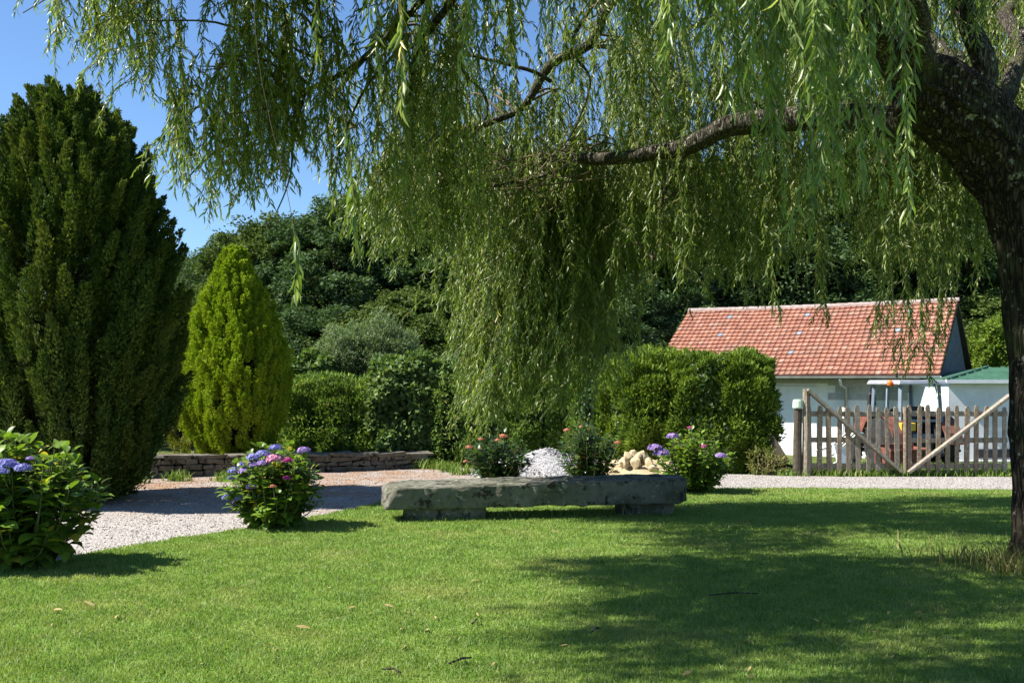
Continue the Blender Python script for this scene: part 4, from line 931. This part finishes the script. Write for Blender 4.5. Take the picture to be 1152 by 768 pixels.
LB_([P(1120,140,8.6), P(1150,0,9.6), P(1130,-120,10.8), P(1080,-120,12)], .09, .02, wob=.2, amp=.1)
LB_([P(700,-190,7.9), P(560,-60,8.0), P(505,5,8.1), P(470,60,8.2), P(455,120,8.3)], .05, .012, wob=.08, amp=.1)
LB_([P(500,-185,8.0), P(480,-20,8.1), P(400,60,8.2), P(330,115,8.3), P(255,165,8.3), P(215,200,8.4)], .035, .006, wob=.10)
LB_([P(470,-190,8.0), P(370,-60,8.1), P(352,40,8.1), P(345,110,8.1), P(325,170,8.1), P(310,235,8.1)], .025, .005, wob=.08)
LB_([P(660,175,10.4), P(600,200,10.2), P(540,215,10.0), P(470,210,9.8)], .025, .005, wob=.10)
LB_([P(780,160,9.7), P(745,225,9.9), P(735,290,10)], .03, .006, wob=.08)
LB_([P(560,-60,8.6), P(515,50,8.8), P(548,125,9.0), P(500,185,9.1)], .022, .005, wob=.14)
LB_([P(700,-40,9.0), P(640,40,9.2), P(668,105,9.4), P(615,170,9.5)], .024, .005, wob=.14)
LB_([P(440,-70,8.0), P(445,50,8.1), P(398,120,8.2), P(372,200,8.2)], .020, .004, wob=.12)
LB_([P(620,92,9.8), P(560,60,9.6), P(470,75,9.4), P(400,150,9.3)], .022, .004, wob=.14)
LPTS = np.array([p for sp_, _ in limbs for p in sp_[4:]])
# strands hanging from small branches
Pn = []; Dn = []; Nn_ = []; Ln = []; Wn = []; Tn = []
tw = MB()
def strand(P0, L, o, A_, step, leaf, sparse=1.0, near=False, bare=0.0):
    """one hanging shoot with alternate leaves"""
    n_ = max(3, int(L/step)); s = np.linspace(0, L, n_); lam = .22
    ph = random.uniform(0, 6.28); sw = random.uniform(.02, .12)
    x = A_*(1-np.exp(-s/lam)); z = -(s-lam*.5*(1-np.exp(-s/lam)))
    pts = P0[None]+np.outer(x, o)+np.stack([sw*np.sin(s*2.4+ph)*s, sw*np.cos(s*2.1+ph)*s, z], -1)
    tang = np.gradient(pts, axis=0); tang /= np.linalg.norm(tang, axis=1, keepdims=True)
    k = max(1, int(.14/step)); kp = list(pts[::k])+[pts[-1]]
    tw.tube(kp, list(np.linspace(.0016 if near and bare > .5 else .003 if near else .0045, .0012, len(kp))), 3, cap=False)
    m = 2
    if L > .45 and not near:
        for _ in range(random.randint(2, 5)):
            i = random.randint(1, n_-2); a = random.uniform(0, 6.28)
            strand(pts[i], random.uniform(.10, .42), np.array([math.cos(a), math.sin(a), random.uniform(-.2,.35)]), random.uniform(.10, .34), step, leaf*.9, sparse, False)
    for rep in range(m):
        keep = rng.uniform(0, 1, n_) < sparse
        keep &= (s >= bare*L)
        p = pts[keep]; t = tang[keep]; q = len(p)
        if q == 0: continue
        rnd = rng.normal(size=(q, 3)); rnd[:, 2] *= .5; rnd /= np.linalg.norm(rnd, axis=1, keepdims=True)
        d = t*.8+rnd*rng.uniform(.35, .9, q)[:, None]+np.array([0,0,-.35])
        Pn.append(p+rng.normal(0, .004, (q, 3))); Dn.append(d); Nn_.append(rng.normal(size=(q, 3))+np.array([0,0,.4]))
        l = leaf*rng.uniform(.65, 1.2, q); Ln.append(l); Wn.append(l*rng.uniform(.15, .21, q)); Tn.append(np.clip(rng.normal(.5, .22, q)+random.uniform(-.12, .12), 0, .96) if random.random() > .01 else rng.uniform(.9, 1, q))
def cluster(C0, ns, Lf, spread, leaf=.082, step=.034, sparse=1.0, near=False, link=True):
    C0 = np.array(C0)
    if link:
        dd = np.linalg.norm((LPTS-C0)*np.array([1,1,1.3])+np.array([0,0,.0]), axis=1)+np.where(LPTS[:, 2] < C0[2]-.3, 1.5, 0); j = int(np.argmin(dd)); S0 = LPTS[j]
        mid = (S0+C0)/2+np.array([random.uniform(-.15,.15), random.uniform(-.15,.15), .18*np.linalg.norm(C0-S0)])
        bp = smooth_poly([S0, mid, C0], 5); tw.tube(bp, list(np.linspace(.016, .004, len(bp))), 5, cap=False)
    else: bp = [C0+np.array([.3,0,.3]), C0]
    for k in range(ns):
        if random.random() < .75: i = random.randint(len(bp)//2, len(bp)-1)
        else: i = random.randint(0, len(bp)-1)
        st = np.array(bp[i])+rng.normal(0, spread, 3)*np.array([1,1,.45])
        L = Lf(st); 
        if L < .15: continue
        a = random.uniform(0, 6.28); strand(st, L, np.array([math.cos(a), math.sin(a), 0]), random.uniform(.02,.22), step, leaf, sparse, near)
def end_at(yend_f, lo, hi):
    def f(st):
        px = 576+st[0]/st[1]*F; ye = yend_f(px)+random.gauss(0, 14); z_end = EYE+(HOR-ye)/F*st[1]
        return min(max(st[2]-z_end, .15), hi)*random.uniform(lo, 1.0)
    return f
# lower outline of the crown as it hangs over the garden (column -> height of the tips)
oy = lambda px: np.interp(px, [-50, 30, 100, 160, 200, 260, 300, 340, 400, 450, 520, 560, 600, 690, 715, 760, 800, 850, 900, 960, 1000, 1080, 1130, 1200],
                               [40, 60, 120, 120, 235, 250, 235, 175, 285, 290, 290, 310, 300, 300, 310, 330, 320, 345, 330, 330, 345, 345, 340, 345])
def field(px0, px1, y0, y1, Y0_, Y1_, ncl, ns, lo=.5, hi=2.2, spread=.22, **k):
    for _ in range(ncl):
        px = random.uniform(px0, px1); Yc = random.uniform(Y0_, Y1_)
        cluster(P(px, random.uniform(y0, y1), Yc), ns, end_at(oy, lo, hi), spread, **k)
field(25, 170, -70, 20, 7.1, 8.1, 6, 5, .35, 1.0, .14)
field(150, 215, -60, 60, 7.1, 8.1, 6, 6, .4, 1.3, .14)
field(180, 260, 60, 140, 7.1, 8.1, 8, 7, .7, 1.6, .15)
field(250, 345, -60, 60, 7.1, 8.3, 7, 8, .4, 1.6, .17)
field(330, 520, -90, 60, 7.3, 8.6, 9, 7, .3, 2.0)
field(340, 540, 60, 190, 8.8, 10.2, 13, 8, .6, 1.8)
field(420, 560, 150, 230, 9.4, 10.4, 11, 8, .7, 1.2)
field(520, 720, -90, 30, 8.0, 9.0, 7, 7, .2, 1.0)
field(520, 720, 0, 190, 10.6, 12.4, 12, 8, .35, 2.0)
field(700, 1130, -60, 110, 10.2, 12.8, 48, 10, .4, 2.2)
field(700, 1110, 100, 240, 10.2, 13, 56, 11, .6, 1.6)
field(1120, 1260, -40, 150, 9.2, 12, 18, 12, .5, 2.2)
# main hanging curtain left of the tiled roof
cy_ = lambda px: np.interp(px, [500, 530, 560, 600, 640, 680, 710, 740], [500, 505, 470, 440, 470, 455, 400, 330])
for _ in range(14):
    px = random.uniform(535, 700); cluster(P(px, random.uniform(200, 330), random.uniform(10.8, 12.2)), 5, end_at(lambda q: cy_(q)+22, .7, 3.2), .2)
for _ in range(40):
    px = random.uniform(552, 705); Yc = random.uniform(10.8, 12.6)
    cluster(P(px, random.uniform(140, 270), Yc), 11, end_at(cy_, .5, 3.2), .18)
for _ in range(17):
    px = random.uniform(536, 580); cluster(P(px, random.uniform(290, 380), random.uniform(11.2, 12.2)), 7, end_at(cy_, .75, 2.2), .12, link=False)
# strands over the roof
for px, yt, ye in ((988,250,395),(996,250,415),(1010,250,432),(1018,240,425),(1026,250,410),(1040,240,425),(1052,250,440),(1060,250,405),(1035,260,380),(855,250,352),(862,250,362),(918,250,350),(925,260,372),(980,240,380)):
    for _ in range(2):
        Yc = random.uniform(9.6, 11); p0 = P(px+random.uniform(-4,4), yt, Yc); strand(p0, (ye-yt)/F*Yc, np.array([1,0,0]), .05, .035, .085)
# near strands, big bright leaves
def near_field(lst):
    for px, yt, ye, Yc, bare in lst:
        p0 = P(px, yt, Yc); strand(p0, (ye-yt)/F*Yc, np.array([random.choice((-1,1)),0,0]), random.uniform(.0,.08), .024, .085, .92, True, bare)
lst = []
for _ in range(80):
    px = random.triangular(690, 1010, 900); ye = random.uniform(0, 170) if px > 780 else random.uniform(-20, 120)
    lst.append((px, random.uniform(-260, -90), ye, random.uniform(3.4, 5.6), 0))
for _ in range(26): lst.append((random.uniform(360, 700), random.uniform(-220,-90), random.uniform(-20, 110), random.uniform(4.5, 6.2), 0))
for _ in range(14): lst.append((random.uniform(860, 1000), -120, random.uniform(180, 260), random.uniform(4.2, 5.6), .25))
lst += [(1036,-60,272,3.6,.45), (925,-60,290,4.6,.3), (915,-60,285,4.8,.3), (440,-120,160,3.6,.2), (385,120,292,3.9,.2), (292,-60,362,3.7,.83), (945,-90,240,4.4,.2)]
near_field(lst)
# foliage above the lawn nearer the camera: shades the right of the lawn
for _ in range(100):
    Yc = random.uniform(5.0, 6.9); c = np.array([random.uniform(-3.6, 3.0), Yc, random.uniform(1.9+.382*Yc+.5, 5.6)])
    cluster(c, 8, lambda st: max(0, min(random.uniform(.4, 1.1), st[2]-(1.7+.382*st[1]+random.uniform(0,.3)))), .28, leaf=.10, step=.045)
for k_ in range(16):      # bare brown twigs below the main limb
    p0 = P(random.uniform(560, 700), random.uniform(165, 200), random.uniform(10, 10.8)); e = P(random.uniform(500, 620), random.uniform(180, 225), random.uniform(9.4, 10.2)); m_ = (p0+e)/2+rng.normal(0, .10, 3)
    bp = smooth_poly([p0, m_, e], 6); tw.tube(bp, list(np.linspace(.011, .003, len(bp))), 5, cap=False)
    for q_ in range(3):
        i = random.randint(3, len(bp)-2); e2 = bp[i]+rng.normal(0, .16, 3)+np.array([-.12, 0, .02]); tw.tube([bp[i], (bp[i]+e2)/2+rng.normal(0, .03, 3), e2], [.005,.004,.002], 4, cap=False)
for _ in range(95):
    Yc = random.uniform(4.5, 6.6); c = np.array([random.uniform(-3.9, -.3), Yc, random.uniform(1.9+.382*Yc+.7, 5.4)])
    cluster(c, 9, lambda st: max(0, min(random.uniform(.4, 1.0), st[2]-(1.7+.382*st[1]+random.uniform(0,.3)))), .26, leaf=.10, step=.045)
# crown over and in front of the trunk
for _ in range(34):
    c = np.array([random.uniform(.8, 4.2), random.uniform(7.2, 8.8), random.uniform(4.8, 6.4)]); cluster(c, 9, lambda st: random.uniform(.3, .9), .3, leaf=.095, step=.04)
# top of the crown, above the picture
for _ in range(26):
    lp = LPTS[random.randrange(len(LPTS))]; c = lp+np.array([random.gauss(0,.8), random.gauss(0,.9), random.uniform(.1,.9)])
    px = 576+c[0]/max(c[1], 1)*F
    if c[2] < EYE+(HOR+40)/F*c[1] or c[1] < 3.2: continue
    if px < 330 and random.random() < .8: continue
    cluster(c, 10, lambda st: random.uniform(.5, 1.5), .3, leaf=.10, step=.045)
Pn, Dn, Nn_, Ln, Wn, Tn = map(np.concatenate, (Pn, Dn, Nn_, Ln, Wn, Tn))
print('willow leaves', len(Pn))
tw.build('twigs', M['twig'], wl, smooth=True)
leaf_obj('crown', Pn, Dn, Nn_, Ln, Wn, T_WILLOW, M['willow'], wl, Tn)

# ------------------------------------------------------------------ litter on the lawn
def fallen(px, py, s, rz, first=[None]):
    if first[0] is None:
        V, Fc, k = leaves(np.array([[0,0,0.]]), np.array([[0,1.,0]]), np.array([[0,0,1.]]), .085, .03, T_OVATE)
        o = mesh_np('fallen_leaf', V, Fc, M['fallen'], tint=np.full(len(V), .6)); tag(o, 'small dry yellow-brown leaf lying on the lawn', 'leaf', 'dry leaves scattered on the lawn'); first[0] = o
    else: o = first[0].copy(); C.objects.link(o)
    p = G(px, py); o.location = (p[0], p[1], .03); o.scale = (s*.8, s*1.0, s*.9); o.rotation_euler = (random.uniform(-.5,.5), random.uniform(-.5,.5), rz)
sp_ = [(107,686),(161,685),(216,664),(286,660),(342,658),(332,709),(540,656),(432,684),(306,729),(590,575),(700,580),(742,598),(660,628),(685,655),(578,715),(482,713),(460,730),(650,725),(560,692),(400,686),(500,640),(620,600),(515,604),(808,655),(880,690),(895,724),(912,700),(875,650),(1000,640),(840,768),(780,760),(845,755),(690,712),(730,680),(480,600),(395,640),(410,600),(735,596),(748,601),(130,700),(60,690),(250,745)]
for (x, y) in sp_: fallen(x, y, random.uniform(.7, 1.25), random.uniform(0, 6.3))
for _ in range(75): fallen(random.uniform(20, 1120), 570+190*random.random()**.8, random.uniform(.35, .8), random.uniform(0, 6.3))
for i, (px, py, L, rz, lb) in enumerate(((440, 762, .12, 2.7, 'short brown twig at the bottom edge of the lawn'), (518, 750, .16, .7, 'curved grey twig lying in the lawn grass left of the shadow'), (534, 705, .11, 1.3, 'small upright-pointing twig fallen on the lawn'), (825, 674, .38, .1, 'long thin pale stick in the willow shadow'), (670, 715, .1, .9, 'tiny dark twig near the middle of the lawn'))):
    p = G(px, py); mb = MB(); c, s = math.cos(rz), math.sin(rz)
    mb.tube([(p[0]-c*L/2, p[1]-s*L/2, .035), (p[0]+.01, p[1]+.012, .048), (p[0]+c*L/2, p[1]+s*L/2, .04)], [.006,.007,.004], 6); mb.tube([(p[0], p[1], .045), (p[0]+c*.03-s*.04, p[1]+s*.03+c*.04, .055)], [.004,.002], 5)
    tag(mb.build('twig', M['limb']), lb, 'twig')
